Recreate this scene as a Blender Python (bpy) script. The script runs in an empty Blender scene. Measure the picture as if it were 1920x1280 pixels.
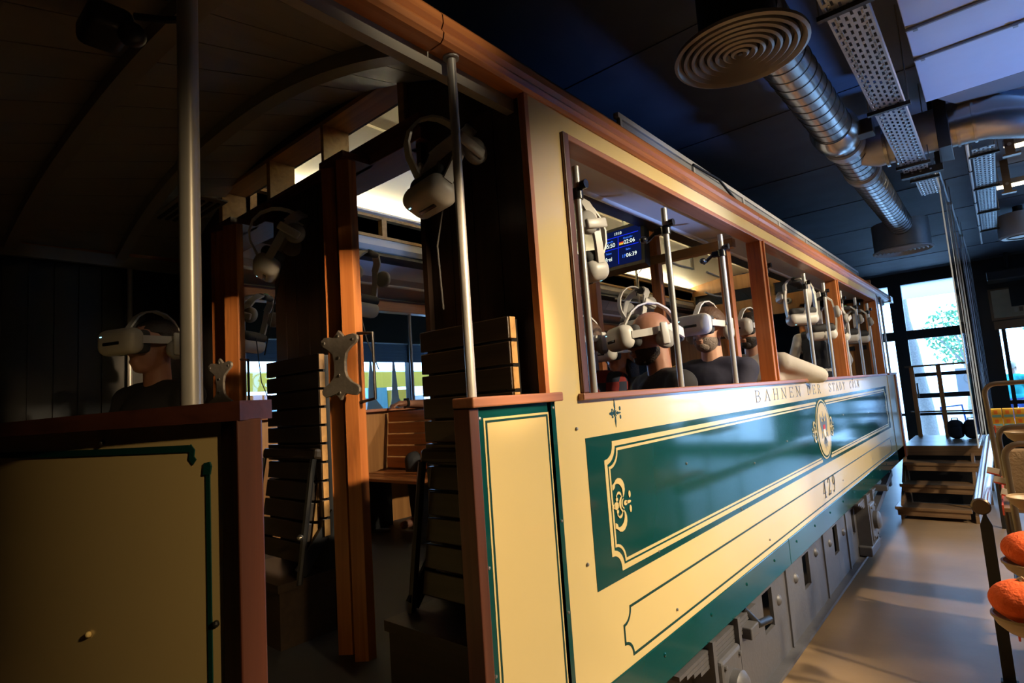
import bpy, bmesh, math, random
from mathutils import Vector, Matrix, Quaternion
random.seed(7)
SC = bpy.context.scene
COL = SC.collection
PI = math.pi

# ---------------------------------------------------------------- camera
CAMP = Vector((1.0, 0.0, 1.6))
cam_d = bpy.data.cameras.new('camera')
cam = bpy.data.objects.new('camera', cam_d)
COL.objects.link(cam)
cam_d.sensor_fit = 'HORIZONTAL'
cam_d.sensor_width = 36.0
cam_d.lens = 20.0
cam_d.clip_start = 0.02
cam_d.clip_end = 300
CR = Matrix(((0.75576591, 0.11941189, 0.64386232),
             (0.6511444, -0.03269939, -0.75824912),
             (-0.06949005, 0.99230618, -0.10246747)))
cam.matrix_world = Matrix.Translation(CAMP) @ CR.to_4x4()
SC.camera = cam

# ---------------------------------------------------------------- world, exposure
SC.view_settings.view_transform = 'Standard'
SC.view_settings.look = 'None'
SC.view_settings.gamma = 1.0
SC.view_settings.exposure = 0.0
SC.view_settings.use_curve_mapping = False
SC.cycles.use_denoising = True
SC.cycles.max_bounces = 8
SC.cycles.diffuse_bounces = 4
SC.cycles.glossy_bounces = 4
SC.cycles.transmission_bounces = 8
SC.cycles.transparent_max_bounces = 12
SC.cycles.caustics_reflective = False
SC.cycles.caustics_refractive = False
SC.cycles.sample_clamp_indirect = 6.0
w = bpy.data.worlds.new('overcast_sky')
SC.world = w
w.use_nodes = True
wn = w.node_tree
bg = wn.nodes['Background']
bg.inputs['Color'].default_value = (0.30, 0.57, 1.0, 1)
bg.inputs['Strength'].default_value = 11.0

def area_light(name, loc, target, size, size_y, power, color, spread=PI, portal=False):
    l = bpy.data.lights.new(name, 'AREA')
    l.shape = 'RECTANGLE'
    l.size = size
    l.size_y = size_y
    l.energy = power
    l.color = color
    l.spread = spread
    if portal:
        l.cycles.is_portal = True
    o = bpy.data.objects.new(name, l)
    COL.objects.link(o)
    o.location = loc
    d = Vector(target) - Vector(loc)
    o.rotation_euler = d.to_track_quat('-Z', 'Y').to_euler()
    return o

def spot_light(name, loc, target, power, color, angle, blend=0.6, radius=0.06):
    l = bpy.data.lights.new(name, 'SPOT')
    l.energy = power
    l.color = color
    l.spot_size = math.radians(angle)
    l.spot_blend = blend
    l.shadow_soft_size = radius
    o = bpy.data.objects.new(name, l)
    COL.objects.link(o)
    o.location = loc
    d = Vector(target) - Vector(loc)
    o.rotation_euler = d.to_track_quat('-Z', 'Y').to_euler()
    return o

WARM = (1.0, 0.82, 0.56)
# out-of-frame spots beside the tram: shop lamps first, then unseen beams added for effect
spot_light('unseen_warm_spot', (3.4, 2.9, 3.35), (0.0, 2.25, 0.95), 780, WARM, 50, 0.45)
spot_light('unseen_warm_spot', (3.4, 3.9, 3.35), (0.0, 4.0, 1.1), 420, WARM, 75)
spot_light('unseen_warm_spot', (3.4, 5.4, 3.35), (0.0, 6.0, 1.1), 480, WARM, 75)
spot_light('unseen_warm_spot', (3.5, 0.40, 2.9), (-0.22, 0.40, 1.30), 260, (1.0, 0.70, 0.36), 30, 0.9)  # unseen beam added to brighten the dash and front pole
spot_light('unseen_warm_spot', (3.5, 1.05, 2.9), (-0.85, 1.18, 1.50), 1000, (1.0, 0.70, 0.40), 8.0, 0.7)  # added narrow beam for the lower stretch of the door posts
spot_light('unseen_warm_spot', (3.5, 0.98, 2.15), (-1.3, 1.17, 1.98), 1500, (1.0, 0.70, 0.40), 5.5, 0.7)  # unseen tight beam added for the upper part of both door posts
spot_light('unseen_warm_spot', (3.4, 1.0, 3.5), (0.0, 0.95, 2.76), 330, WARM, 11, 0.8)  # added spot that puts light on the near end of the cornice
spot_light('unseen_blue_fill', (4.2, 5.6, 1.0), (1.9, 4.5, 3.3), 1100, (0.12, 0.34, 1.0), 40, 0.8, 0.25)  # unseen blue fill added for the ducts, tray and duct box
spot_light('unseen_blue_fill', (3.2, 3.6, 0.5), (0.0, 2.8, 2.18), 850, (0.22, 0.42, 1.0), 15, 0.8, 0.1)  # added blue beam from below, lifts the window soffit
spot_light('unseen_warm_spot', (2.3, 2.6, 3.4), (0.75, 3.0, 0.0), 230, WARM, 80, 0.8, 0.35)  # unseen spot added to brighten the aisle floor
spot_light('unseen_warm_spot', (2.6, 4.4, 3.4), (0.5, 5.8, 0.0), 380, WARM, 95, 0.8, 0.35)  # second added floor spot, farther along the aisle
# daylight enters through the glazing
area_light('facade_portal', (2.0, 13.95, 2.0), (2.0, 0, 2.0), 6.2, 3.0, 1, (1, 1, 1), portal=True)
area_light('aisle_portal', (5.75, 8.7, 1.75), (0, 8.7, 1.75), 2.6, 2.3, 1, (1, 1, 1), portal=True)
area_light('side_portal', (-4.72, 5.2, 1.95), (0, 5.2, 1.95), 6.8, 0.9, 1, (1, 1, 1), portal=True)

# ---------------------------------------------------------------- materials
def new_mat(name):
    m = bpy.data.materials.new(name)
    m.use_nodes = True
    nt = m.node_tree
    return m, nt, nt.nodes['Principled BSDF']

def plain(name, col, rough=0.5, metal=0.0, noise=0.0, nscale=12.0, bump=0.0, bscale=60.0, coat=0.0, spec=0.5):
    m, nt, b = new_mat(name)
    b.inputs['Roughness'].default_value = rough
    b.inputs['Metallic'].default_value = metal
    b.inputs['Coat Weight'].default_value = coat
    b.inputs['Coat Roughness'].default_value = 0.08
    b.inputs['Specular IOR Level'].default_value = spec
    tc = nt.nodes.new('ShaderNodeTexCoord')
    nz = nt.nodes.new('ShaderNodeTexNoise')
    nz.inputs['Scale'].default_value = nscale
    nz.inputs['Detail'].default_value = 4
    nt.links.new(tc.outputs['Object'], nz.inputs['Vector'])
    mx = nt.nodes.new('ShaderNodeMix')
    mx.data_type = 'RGBA'
    k = noise
    mx.inputs['A'].default_value = (*[c * (1 - k) for c in col], 1)
    mx.inputs['B'].default_value = (*[min(1, c * (1 + k)) for c in col], 1)
    nt.links.new(nz.outputs['Fac'], mx.inputs['Factor'])
    nt.links.new(mx.outputs['Result'], b.inputs['Base Color'])
    if bump > 0:
        n2 = nt.nodes.new('ShaderNodeTexNoise')
        n2.inputs['Scale'].default_value = bscale
        nt.links.new(tc.outputs['Object'], n2.inputs['Vector'])
        bp = nt.nodes.new('ShaderNodeBump')
        bp.inputs['Strength'].default_value = bump
        bp.inputs['Distance'].default_value = 0.01
        nt.links.new(n2.outputs['Fac'], bp.inputs['Height'])
        nt.links.new(bp.outputs['Normal'], b.inputs['Normal'])
    return m

def wood(name, c1, c2, dark, axis='Z', rough=0.42, streak=0.5, scale=1.0):
    """varnished timber: long grain along one axis, a few dark streaks"""
    m, nt, b = new_mat(name)
    b.inputs['Roughness'].default_value = rough
    b.inputs['Coat Weight'].default_value = 0.25
    b.inputs['Coat Roughness'].default_value = 0.2
    tc = nt.nodes.new('ShaderNodeTexCoord')
    mp = nt.nodes.new('ShaderNodeMapping')
    s = {'X': (0.8, 26, 26), 'Y': (26, 0.8, 26), 'Z': (26, 26, 0.8)}[axis]
    mp.inputs['Scale'].default_value = tuple(v * scale for v in s)
    nt.links.new(tc.outputs['Object'], mp.inputs['Vector'])
    nz = nt.nodes.new('ShaderNodeTexNoise')
    nz.inputs['Scale'].default_value = 1.6
    nz.inputs['Detail'].default_value = 6
    nz.inputs['Distortion'].default_value = 0.6
    nt.links.new(mp.outputs['Vector'], nz.inputs['Vector'])
    r1 = nt.nodes.new('ShaderNodeValToRGB')
    r1.color_ramp.elements[0].position = 0.3
    r1.color_ramp.elements[0].color = (*c2, 1)
    r1.color_ramp.elements[1].position = 0.65
    r1.color_ramp.elements[1].color = (*c1, 1)
    nt.links.new(nz.outputs['Fac'], r1.inputs['Fac'])
    mp2 = nt.nodes.new('ShaderNodeMapping')
    s2 = {'X': (1.3, 11, 11), 'Y': (11, 1.3, 11), 'Z': (11, 11, 1.3)}[axis]
    mp2.inputs['Scale'].default_value = tuple(v * scale for v in s2)
    mp2.inputs['Location'].default_value = (3.1, 1.7, 0.4)
    nt.links.new(tc.outputs['Object'], mp2.inputs['Vector'])
    n2 = nt.nodes.new('ShaderNodeTexNoise')
    n2.inputs['Scale'].default_value = 1.5
    n2.inputs['Detail'].default_value = 8
    nt.links.new(mp2.outputs['Vector'], n2.inputs['Vector'])
    r2 = nt.nodes.new('ShaderNodeValToRGB')
    r2.color_ramp.elements[0].position = 0.60
    r2.color_ramp.elements[0].color = (0, 0, 0, 1)
    r2.color_ramp.elements[1].position = 0.74
    r2.color_ramp.elements[1].color = (streak, streak, streak, 1)
    nt.links.new(n2.outputs['Fac'], r2.inputs['Fac'])
    mx = nt.nodes.new('ShaderNodeMix')
    mx.data_type = 'RGBA'
    nt.links.new(r2.outputs['Color'], mx.inputs['Factor'])
    nt.links.new(r1.outputs['Color'], mx.inputs['A'])
    mx.inputs['B'].default_value = (*dark, 1)
    nt.links.new(mx.outputs['Result'], b.inputs['Base Color'])
    bp = nt.nodes.new('ShaderNodeBump')
    bp.inputs['Strength'].default_value = 0.15
    bp.inputs['Distance'].default_value = 0.004
    nt.links.new(nz.outputs['Fac'], bp.inputs['Height'])
    nt.links.new(bp.outputs['Normal'], b.inputs['Normal'])
    return m

def emit(name, col, strength):
    m = bpy.data.materials.new(name)
    m.use_nodes = True
    nt = m.node_tree
    nt.nodes.clear()
    e = nt.nodes.new('ShaderNodeEmission')
    e.inputs['Color'].default_value = (*col, 1)
    e.inputs['Strength'].default_value = strength
    o = nt.nodes.new('ShaderNodeOutputMaterial')
    nt.links.new(e.outputs[0], o.inputs['Surface'])
    return m

def glass(name, col, alpha, rough=0.02):
    """thin sheet: mostly see-through, with a clear-coat reflection"""
    m = bpy.data.materials.new(name)
    m.use_nodes = True
    nt = m.node_tree
    nt.nodes.clear()
    t = nt.nodes.new('ShaderNodeBsdfTransparent')
    t.inputs['Color'].default_value = (*col, 1)
    g = nt.nodes.new('ShaderNodeBsdfGlossy')
    g.inputs['Roughness'].default_value = rough
    g.inputs['Color'].default_value = (0.9, 0.95, 1, 1)
    f = nt.nodes.new('ShaderNodeFresnel')
    f.inputs['IOR'].default_value = 1.45
    mt = nt.nodes.new('ShaderNodeMath')
    mt.operation = 'ADD'
    mt.inputs[1].default_value = alpha
    mt.use_clamp = True
    nt.links.new(f.outputs[0], mt.inputs[0])
    ms = nt.nodes.new('ShaderNodeMixShader')
    nt.links.new(mt.outputs[0], ms.inputs['Fac'])
    nt.links.new(t.outputs[0], ms.inputs[1])
    nt.links.new(g.outputs[0], ms.inputs[2])
    o = nt.nodes.new('ShaderNodeOutputMaterial')
    nt.links.new(ms.outputs[0], o.inputs['Surface'])
    return m

M = {}
M['cream'] = plain('cream_paint', (0.78, 0.60, 0.27), 0.24, noise=0.03, nscale=5, coat=0.4)
M['green'] = plain('bottle_green_paint', (0.004, 0.060, 0.060), 0.11, noise=0.05, nscale=4, coat=0.15, spec=0.42)
M['line'] = plain('green_line_paint', (0.006, 0.05, 0.045), 0.3)
M['lettering'] = plain('lettering_grey_blue_paint', (0.14, 0.18, 0.24), 0.5)
M['number'] = plain('number_black_paint', (0.03, 0.03, 0.03), 0.4)
M['red'] = plain('crest_red_paint', (0.6, 0.05, 0.05), 0.4)
M['white_paint'] = plain('crest_white_paint', (0.8, 0.8, 0.78), 0.4)
O1, O2, OD = (0.52, 0.19, 0.050), (0.36, 0.11, 0.028), (0.05, 0.016, 0.008)
M['wood_y'] = wood('orange_teak_lengthwise', O1, O2, OD, 'Y', streak=0.75)
M['wood_x'] = wood('orange_teak_crosswise', O1, O2, OD, 'X')
M['wood_z'] = wood('orange_teak_upright', O1, O2, OD, 'Z', streak=0.7)
R1, R2 = (0.13, 0.040, 0.022), (0.08, 0.025, 0.014)
M['red_y'] = wood('red_brown_mahogany_lengthwise', (0.42, 0.17, 0.085), (0.30, 0.11, 0.055), OD, 'Y', streak=0.3)
M['red_z'] = wood('red_brown_mahogany_upright', R1, R2, OD, 'Z', streak=0.3)
M['red_x'] = wood('red_brown_mahogany_crosswise', R1, R2, OD, 'X', streak=0.3)
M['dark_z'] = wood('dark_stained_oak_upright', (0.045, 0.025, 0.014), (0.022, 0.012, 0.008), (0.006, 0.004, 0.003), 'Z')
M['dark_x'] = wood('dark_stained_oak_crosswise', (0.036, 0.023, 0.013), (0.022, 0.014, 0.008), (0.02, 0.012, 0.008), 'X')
M['ply_y'] = wood('honey_plywood', (0.40, 0.19, 0.06), (0.28, 0.12, 0.035), (0.09, 0.04, 0.015), 'Z', streak=0.4, scale=0.6)
M['golden_x'] = wood('golden_oak_crosswise', (0.42, 0.24, 0.08), (0.30, 0.16, 0.05), (0.09, 0.05, 0.02), 'X', streak=0.4)
M['step'] = wood('worn_step_timber', (0.30, 0.18, 0.095), (0.20, 0.115, 0.06), (0.06, 0.03, 0.015), 'X', rough=0.32, streak=0.4)
M['pole'] = plain('grey_painted_pole', (0.46, 0.45, 0.43), 0.34, 0.35, noise=0.06, nscale=30)
M['steel'] = plain('brushed_steel', (0.32, 0.31, 0.30), 0.42, 0.75, noise=0.2, nscale=40)
M['plate'] = plain('cast_grey_metal', (0.22, 0.20, 0.18), 0.5, 0.25, noise=0.25, nscale=50, bump=0.1)
M['galv'] = plain('galvanised_sheet', (0.50, 0.50, 0.50), 0.26, 0.95, noise=0.18, nscale=7)
M['seam'] = plain('duct_seam_dark', (0.10, 0.10, 0.105), 0.45, 0.8)
M['galv_dull'] = plain('dull_galvanised_steel', (0.42, 0.43, 0.45), 0.42, 0.8, noise=0.15, nscale=20)
M['duct_paint'] = plain('duct_pale_paint', (0.62, 0.63, 0.66), 0.45, 0.1, noise=0.04)
M['diffuser'] = plain('diffuser_warm_grey', (0.30, 0.27, 0.24), 0.4, 0.3)
M['black'] = plain('black_paint', (0.012, 0.012, 0.013), 0.45)
M['black_gloss'] = plain('black_plastic', (0.012, 0.012, 0.014), 0.25)
M['truck'] = plain('truck_grey_paint', (0.115, 0.112, 0.12), 0.5, 0.25, noise=0.15, nscale=25, bump=0.08)
M['ceil_cream'] = plain('ceiling_off_white', (0.70, 0.64, 0.52), 0.35, noise=0.03)
M['ceil_white'] = plain('soffit_white', (0.62, 0.61, 0.60), 0.22, noise=0.03)
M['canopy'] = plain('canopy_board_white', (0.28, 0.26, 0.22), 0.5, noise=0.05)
M['tram_floor'] = plain('tram_floor_dark', (0.03, 0.03, 0.035), 0.6, noise=0.2)
M['grey_fascia'] = plain('roof_board_grey', (0.42, 0.43, 0.44), 0.5)
M['cap_white'] = plain('roof_board_cap', (0.72, 0.72, 0.72), 0.5)
M['concrete'] = plain('dark_concrete_ceiling', (0.075, 0.09, 0.13), 0.7, noise=0.35, nscale=3, bump=0.1, bscale=20)
M['wall_dark'] = plain('dark_wall_paint', (0.012, 0.012, 0.013), 0.7, noise=0.1)
M['floor'] = plain('polished_brown_screed', (0.40, 0.265, 0.15), 0.36, noise=0.28, nscale=2.2, bump=0.04, bscale=25)
M['frame_black'] = plain('facade_black_aluminium', (0.014, 0.016, 0.02), 0.4)
M['headset'] = plain('headset_pale_plastic', (0.62, 0.60, 0.56), 0.38, noise=0.03)
M['foam'] = plain('headset_dark_foam', (0.05, 0.05, 0.052), 0.8, bump=0.1, bscale=200)
M['strap'] = plain('headset_grey_strap', (0.33, 0.32, 0.30), 0.6)
M['led_blue'] = emit('headset_led', (0.3, 0.8, 1.0), 4.0)
M['dot_green'] = plain('green_sticker', (0.05, 0.30, 0.12), 0.5)
M['skin'] = plain('skin_warm', (0.36, 0.17, 0.11), 0.5, noise=0.08, nscale=20)
M['skin2'] = plain('skin_pale', (0.58, 0.32, 0.22), 0.5, noise=0.08, nscale=20)
M['hair_dark'] = plain('hair_dark_brown', (0.022, 0.014, 0.010), 0.6, noise=0.4, nscale=60, bump=0.4, bscale=120)
M['hair_brown'] = plain('hair_brown', (0.09, 0.045, 0.025), 0.6, noise=0.4, nscale=60, bump=0.4, bscale=120)
M['beard_grey'] = plain('beard_grey', (0.22, 0.17, 0.14), 0.8, noise=0.4, nscale=80, bump=0.5, bscale=160)
M['cloth_black'] = plain('black_cotton', (0.016, 0.015, 0.018), 0.85, noise=0.1, bump=0.15, bscale=30)
M['cloth_navy'] = plain('navy_cotton', (0.022, 0.022, 0.045), 0.85, noise=0.1, bump=0.15, bscale=30)
M['cloth_white'] = plain('white_cotton', (0.66, 0.60, 0.52), 0.8, noise=0.04, bump=0.25, bscale=18)
M['cloth_vest'] = plain('charcoal_waistcoat', (0.025, 0.025, 0.030), 0.8, noise=0.1)
M['trousers'] = plain('dark_trousers', (0.03, 0.03, 0.035), 0.85)
M['teal'] = plain('turquoise_shirt', (0.03, 0.50, 0.48), 0.8)
M['jeans'] = plain('blue_jeans', (0.04, 0.10, 0.35), 0.8)
M['gold'] = plain('gold_chain', (0.7, 0.45, 0.12), 0.25, 1.0)
M['felt'] = plain('orange_felt', (0.72, 0.10, 0.018), 0.95, noise=0.15, nscale=40, bump=0.5, bscale=90)
M['bowl'] = plain('pale_wooden_bowl', (0.30, 0.20, 0.11), 0.5, noise=0.15, nscale=20)
M['rack'] = plain('rack_bronze_tube', (0.16, 0.115, 0.08), 0.35, 0.7)
M['towel'] = plain('brown_towel', (0.27, 0.17, 0.09), 0.95, noise=0.2, nscale=40, bump=0.6, bscale=80)
M['linen'] = plain('printed_pale_linen', (0.62, 0.54, 0.42), 0.9, noise=0.15, nscale=10)
M['yellow'] = plain('yellow_card_box', (0.80, 0.50, 0.05), 0.5)
M['box_blue'] = plain('box_blue_print', (0.20, 0.50, 0.62), 0.5)
M['box_orange'] = plain('box_orange_print', (0.80, 0.22, 0.04), 0.5)
M['tag'] = plain('price_tag_card', (0.72, 0.64, 0.56), 0.6)
M['tag_red'] = plain('price_tag_red_edge', (0.55, 0.07, 0.03), 0.6)
M['handrail'] = plain('copper_brown_handrail', (0.42, 0.20, 0.11), 0.18, 0.75)
M['bark'] = plain('tree_bark', (0.24, 0.22, 0.20), 0.9, noise=0.4, nscale=30, bump=0.8, bscale=25)
M['leaf'] = plain('leaf_green', (0.10, 0.26, 0.12), 0.6, noise=0.3, nscale=3)
M['paving'] = plain('street_paving', (0.55, 0.54, 0.52), 0.8, noise=0.1)
M['white_board'] = plain('white_board', (0.80, 0.81, 0.82), 0.5)
M['acrylic'] = glass('clear_acrylic_sheet', (0.90, 0.93, 0.98), 0.16)
M['acrylic_streak'] = plain('acrylic_bright_streak', (0.62, 0.72, 0.85), 0.15, coat=0.5)  # pale tone stands in for light caught by the sheet edges
M['pane'] = glass('window_glass', (0.96, 0.98, 1.0), 0.0)
M['pane_black'] = plain('blacked_out_glass', (0.006, 0.006, 0.008), 0.08)
M['blind'] = plain('blue_grey_blind', (0.10, 0.19, 0.36), 0.5)
M['cove'] = emit('cove_light_strip', (1.0, 0.86, 0.50), 120.0)
M['tube'] = emit('lamp_tube', (1.0, 0.80, 0.50), 6.0)
M['screen_bg'] = emit('screen_dark_blue', (0.004, 0.008, 0.05), 1.0)
M['screen_line'] = emit('screen_blue_line', (0.01, 0.03, 0.9), 1.0)
M['screen_txt'] = emit('screen_white_text', (0.85, 0.95, 0.85), 1.2)
M['screen_head'] = emit('screen_blue_text', (0.05, 0.2, 1.0), 1.0)
M['flag_red'] = emit('screen_flag_red', (0.8, 0.05, 0.02), 1.0)
M['flag_gold'] = emit('screen_flag_gold', (0.9, 0.6, 0.05), 1.0)

def plaid():
    m, nt, b = new_mat('red_plaid_flannel')
    b.inputs['Roughness'].default_value = 0.9
    tc = nt.nodes.new('ShaderNodeTexCoord')
    ck = nt.nodes.new('ShaderNodeTexChecker')
    ck.inputs['Scale'].default_value = 14
    ck.inputs['Color1'].default_value = (0.22, 0.02, 0.02, 1)
    ck.inputs['Color2'].default_value = (0.02, 0.025, 0.05, 1)
    nt.links.new(tc.outputs['Object'], ck.inputs['Vector'])
    nt.links.new(ck.outputs['Color'], b.inputs['Base Color'])
    return m
M['plaid'] = plaid()

# ---------------------------------------------------------------- mesh helpers
class MB:
    def __init__(self):
        self.v, self.f = [], []
    def add(self, vs, fs):
        n = len(self.v)
        self.v += [tuple(p) for p in vs]
        self.f += [tuple(i + n for i in f) for f in fs]
        return self
    def box(self, x0, x1, y0, y1, z0, z1):
        x0, x1 = min(x0, x1), max(x0, x1); y0, y1 = min(y0, y1), max(y0, y1); z0, z1 = min(z0, z1), max(z0, z1)
        return self.add([(x0, y0, z0), (x1, y0, z0), (x1, y1, z0), (x0, y1, z0), (x0, y0, z1), (x1, y0, z1), (x1, y1, z1), (x0, y1, z1)],
                        [(0, 3, 2, 1), (4, 5, 6, 7), (0, 1, 5, 4), (1, 2, 6, 5), (2, 3, 7, 6), (3, 0, 4, 7)])
    def obox(self, c, s, rot):
        h = Vector(s) / 2
        R = rot.to_matrix() if not isinstance(rot, Matrix) else rot
        pts = []
        for z in (-1, 1):
            for (x, y) in ((-1, -1), (1, -1), (1, 1), (-1, 1)):
                pts.append(Vector(c) + R @ Vector((x * h.x, y * h.y, z * h.z)))
        return self.add(pts, [(0, 3, 2, 1), (4, 5, 6, 7), (0, 1, 5, 4), (1, 2, 6, 5), (2, 3, 7, 6), (3, 0, 4, 7)])
    def bar(self, p0, p1, w, h, up=(0, 0, 1)):
        p0, p1 = Vector(p0), Vector(p1)
        d = (p1 - p0).normalized(); u = Vector(up)
        s = d.cross(u)
        if s.length < 1e-4:
            s = d.cross(Vector((1, 0, 0)))
        s.normalize(); u = s.cross(d)
        vs = []
        for p in (p0, p1):
            for a, b in ((-1, -1), (1, -1), (1, 1), (-1, 1)):
                vs.append(p + s * (a * w / 2) + u * (b * h / 2))
        return self.add(vs, [(3, 2, 1, 0), (4, 5, 6, 7), (0, 1, 5, 4), (1, 2, 6, 5), (2, 3, 7, 6), (3, 0, 4, 7)])
    def cyl(self, p0, p1, r0, r1=None, n=16, caps=True):
        return self.tube([p0, p1], [r0, r0 if r1 is None else r1], n, caps)
    def tube(self, pts, r, n=10, caps=True):
        pts = [Vector(p) for p in pts]
        rs = r if isinstance(r, (list, tuple)) else [r] * len(pts)
        base = len(self.v)
        prev = None
        for i, p in enumerate(pts):
            if i == 0: t = pts[1] - pts[0]
            elif i == len(pts) - 1: t = pts[-1] - pts[-2]
            else: t = (pts[i + 1] - pts[i]).normalized() + (pts[i] - pts[i - 1]).normalized()
            t.normalize()
            if prev is None:
                a = t.cross(Vector((0, 0, 1)))
                if a.length < 1e-3: a = t.cross(Vector((1, 0, 0)))
                a.normalize()
            else:
                a = prev - t * prev.dot(t); a.normalize()
            prev = a
            b = t.cross(a)
            for k in range(n):
                an = 2 * PI * k / n
                self.v.append(tuple(p + (a * math.cos(an) + b * math.sin(an)) * rs[i]))
        for i in range(len(pts) - 1):
            for k in range(n):
                k2 = (k + 1) % n
                self.f.append((base + i * n + k, base + i * n + k2, base + (i + 1) * n + k2, base + (i + 1) * n + k))
        if caps:
            self.f.append(tuple(base + k for k in reversed(range(n))))
            e = base + (len(pts) - 1) * n
            self.f.append(tuple(e + k for k in range(n)))
        return self
    def lathe(self, prof, c, axis='Z', n=24):
        """prof: (radius, height) list"""
        base = len(self.v); c = Vector(c)
        for (r, h) in prof:
            for k in range(n):
                a = 2 * PI * k / n
                p = {'Z': (r * math.cos(a), r * math.sin(a), h), 'Y': (r * math.cos(a), h, r * math.sin(a)), 'X': (h, r * math.cos(a), r * math.sin(a))}[axis]
                self.v.append(tuple(c + Vector(p)))
        for i in range(len(prof) - 1):
            for k in range(n):
                k2 = (k + 1) % n
                self.f.append((base + i * n + k, base + i * n + k2, base + (i + 1) * n + k2, base + (i + 1) * n + k))
        return self
    def prism(self, poly, fn, d0, d1):
        """poly 2-D points; fn(u,v,d) -> 3-D"""
        n = len(poly)
        vs = [fn(u, v, d0) for u, v in poly] + [fn(u, v, d1) for u, v in poly]
        fs = [tuple(reversed(range(n))), tuple(range(n, 2 * n))]
        for i in range(n):
            j = (i + 1) % n
            fs.append((i, j, n + j, n + i))
        return self.add(vs, fs)
    def ell(self, c, r, n=16, m=10, rot=None):
        c = Vector(c); base = len(self.v)
        R = rot.to_matrix() if rot is not None else Matrix.Identity(3)
        self.v.append(tuple(c + R @ Vector((0, 0, -r[2]))))
        for i in range(1, m):
            t = -PI / 2 + PI * i / m
            for k in range(n):
                a = 2 * PI * k / n
                self.v.append(tuple(c + R @ Vector((r[0] * math.cos(t) * math.cos(a), r[1] * math.cos(t) * math.sin(a), r[2] * math.sin(t)))))
        self.v.append(tuple(c + R @ Vector((0, 0, r[2]))))
        top = len(self.v) - 1
        for k in range(n):
            k2 = (k + 1) % n
            self.f.append((base, base + 1 + k2, base + 1 + k))
            for i in range(m - 2):
                q = base + 1 + i * n
                self.f.append((q + k, q + k2, q + n + k2, q + n + k))
            q = base + 1 + (m - 2) * n
            self.f.append((q + k, q + k2, top))
        return self
    def caps(self, p0, p1, r0, r1, n=12):
        """closed tapered capsule"""
        p0, p1 = Vector(p0), Vector(p1)
        d = (p1 - p0); L = d.length; d.normalize()
        pts, rs = [], []
        for k in range(4):
            a = PI / 2 * k / 4
            pts.append(p0 - d * r0 * math.cos(a)); rs.append(max(r0 * math.sin(a), r0 * 0.05))
        pts.append(p0); rs.append(r0); pts.append(p1); rs.append(r1)
        for k in range(1, 5):
            a = PI / 2 * k / 4
            pts.append(p1 + d * r1 * math.sin(a)); rs.append(max(r1 * math.cos(a), r1 * 0.05))
        return self.tube(pts, rs, n)
    def mesh(self, name):
        me = bpy.data.meshes.new(name)
        me.from_pydata(self.v, [], self.f)
        me.validate()
        bm = bmesh.new(); bm.from_mesh(me)
        bmesh.ops.recalc_face_normals(bm, faces=bm.faces)
        bm.to_mesh(me); bm.free()
        return me
    def build(self, name, mat, parent=None, smooth=False, bevel=0, seg=2):
        return link(name, self.mesh(name), mat, parent, smooth, bevel, seg)

def link(name, me, mat, parent=None, smooth=False, bevel=0, seg=2):
    if mat is not None and not me.materials:
        me.materials.append(M[mat] if isinstance(mat, str) else mat)
    if smooth:
        for p in me.polygons: p.use_smooth = True
        me.set_sharp_from_angle(angle=math.radians(38))
    o = bpy.data.objects.new(name, me)
    COL.objects.link(o)
    if parent is not None: child(o, parent)
    if bevel:
        b = o.modifiers.new('edge', 'BEVEL'); b.width = bevel; b.segments = seg; b.limit_method = 'ANGLE'
    return o

WM = {}
def wmat(o):
    return WM.get(o.name, o.matrix_basis.copy())
def child(o, parent):
    """meshes are written in the parent's own frame unless the parent is a root built in world space"""
    o.parent = parent
    if parent.get('_world'):
        o.matrix_parent_inverse = Matrix.Translation(-Vector(parent.location))

def rbox(c, s, r, seg=3):
    bm = bmesh.new()
    bmesh.ops.create_cube(bm, size=1.0)
    for v in bm.verts: v.co = Vector((v.co.x * s[0], v.co.y * s[1], v.co.z * s[2])) + Vector(c)
    bmesh.ops.bevel(bm, geom=bm.edges[:], offset=min(r, min(s) * 0.499), segments=seg, affect='EDGES', profile=0.5, clamp_overlap=True)
    vs = [tuple(v.co) for v in bm.verts]
    bm.verts.index_update()
    fs = [tuple(v.index for v in f.verts) for f in bm.faces]
    bm.free()
    m = MB(); m.add(vs, fs)
    return m

def thing(name, label, cat, loc=(0, 0, 0), group=None, world=True):
    o = bpy.data.objects.new(name, None)
    o.empty_display_size = 0.1
    COL.objects.link(o)
    o.location = loc
    o['label'] = label; o['category'] = cat
    if group: o['group'] = group
    if world: o['_world'] = 1
    return o

def tag(o, label, cat, group=None, kind=None):
    o['label'] = label; o['category'] = cat
    if group: o['group'] = group
    if kind: o['kind'] = kind
    return o

def struct(o, label=None):
    o['kind'] = 'structure'
    if label: o['label'] = label
    return o

def copy_tree(o, parent=None):
    c = o.copy(); COL.objects.link(c); c.parent = parent
    if parent is not None: c.matrix_parent_inverse = o.matrix_parent_inverse.copy()
    for ch in [x for x in o.children]:
        copy_tree(ch, c)
    return c

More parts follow.
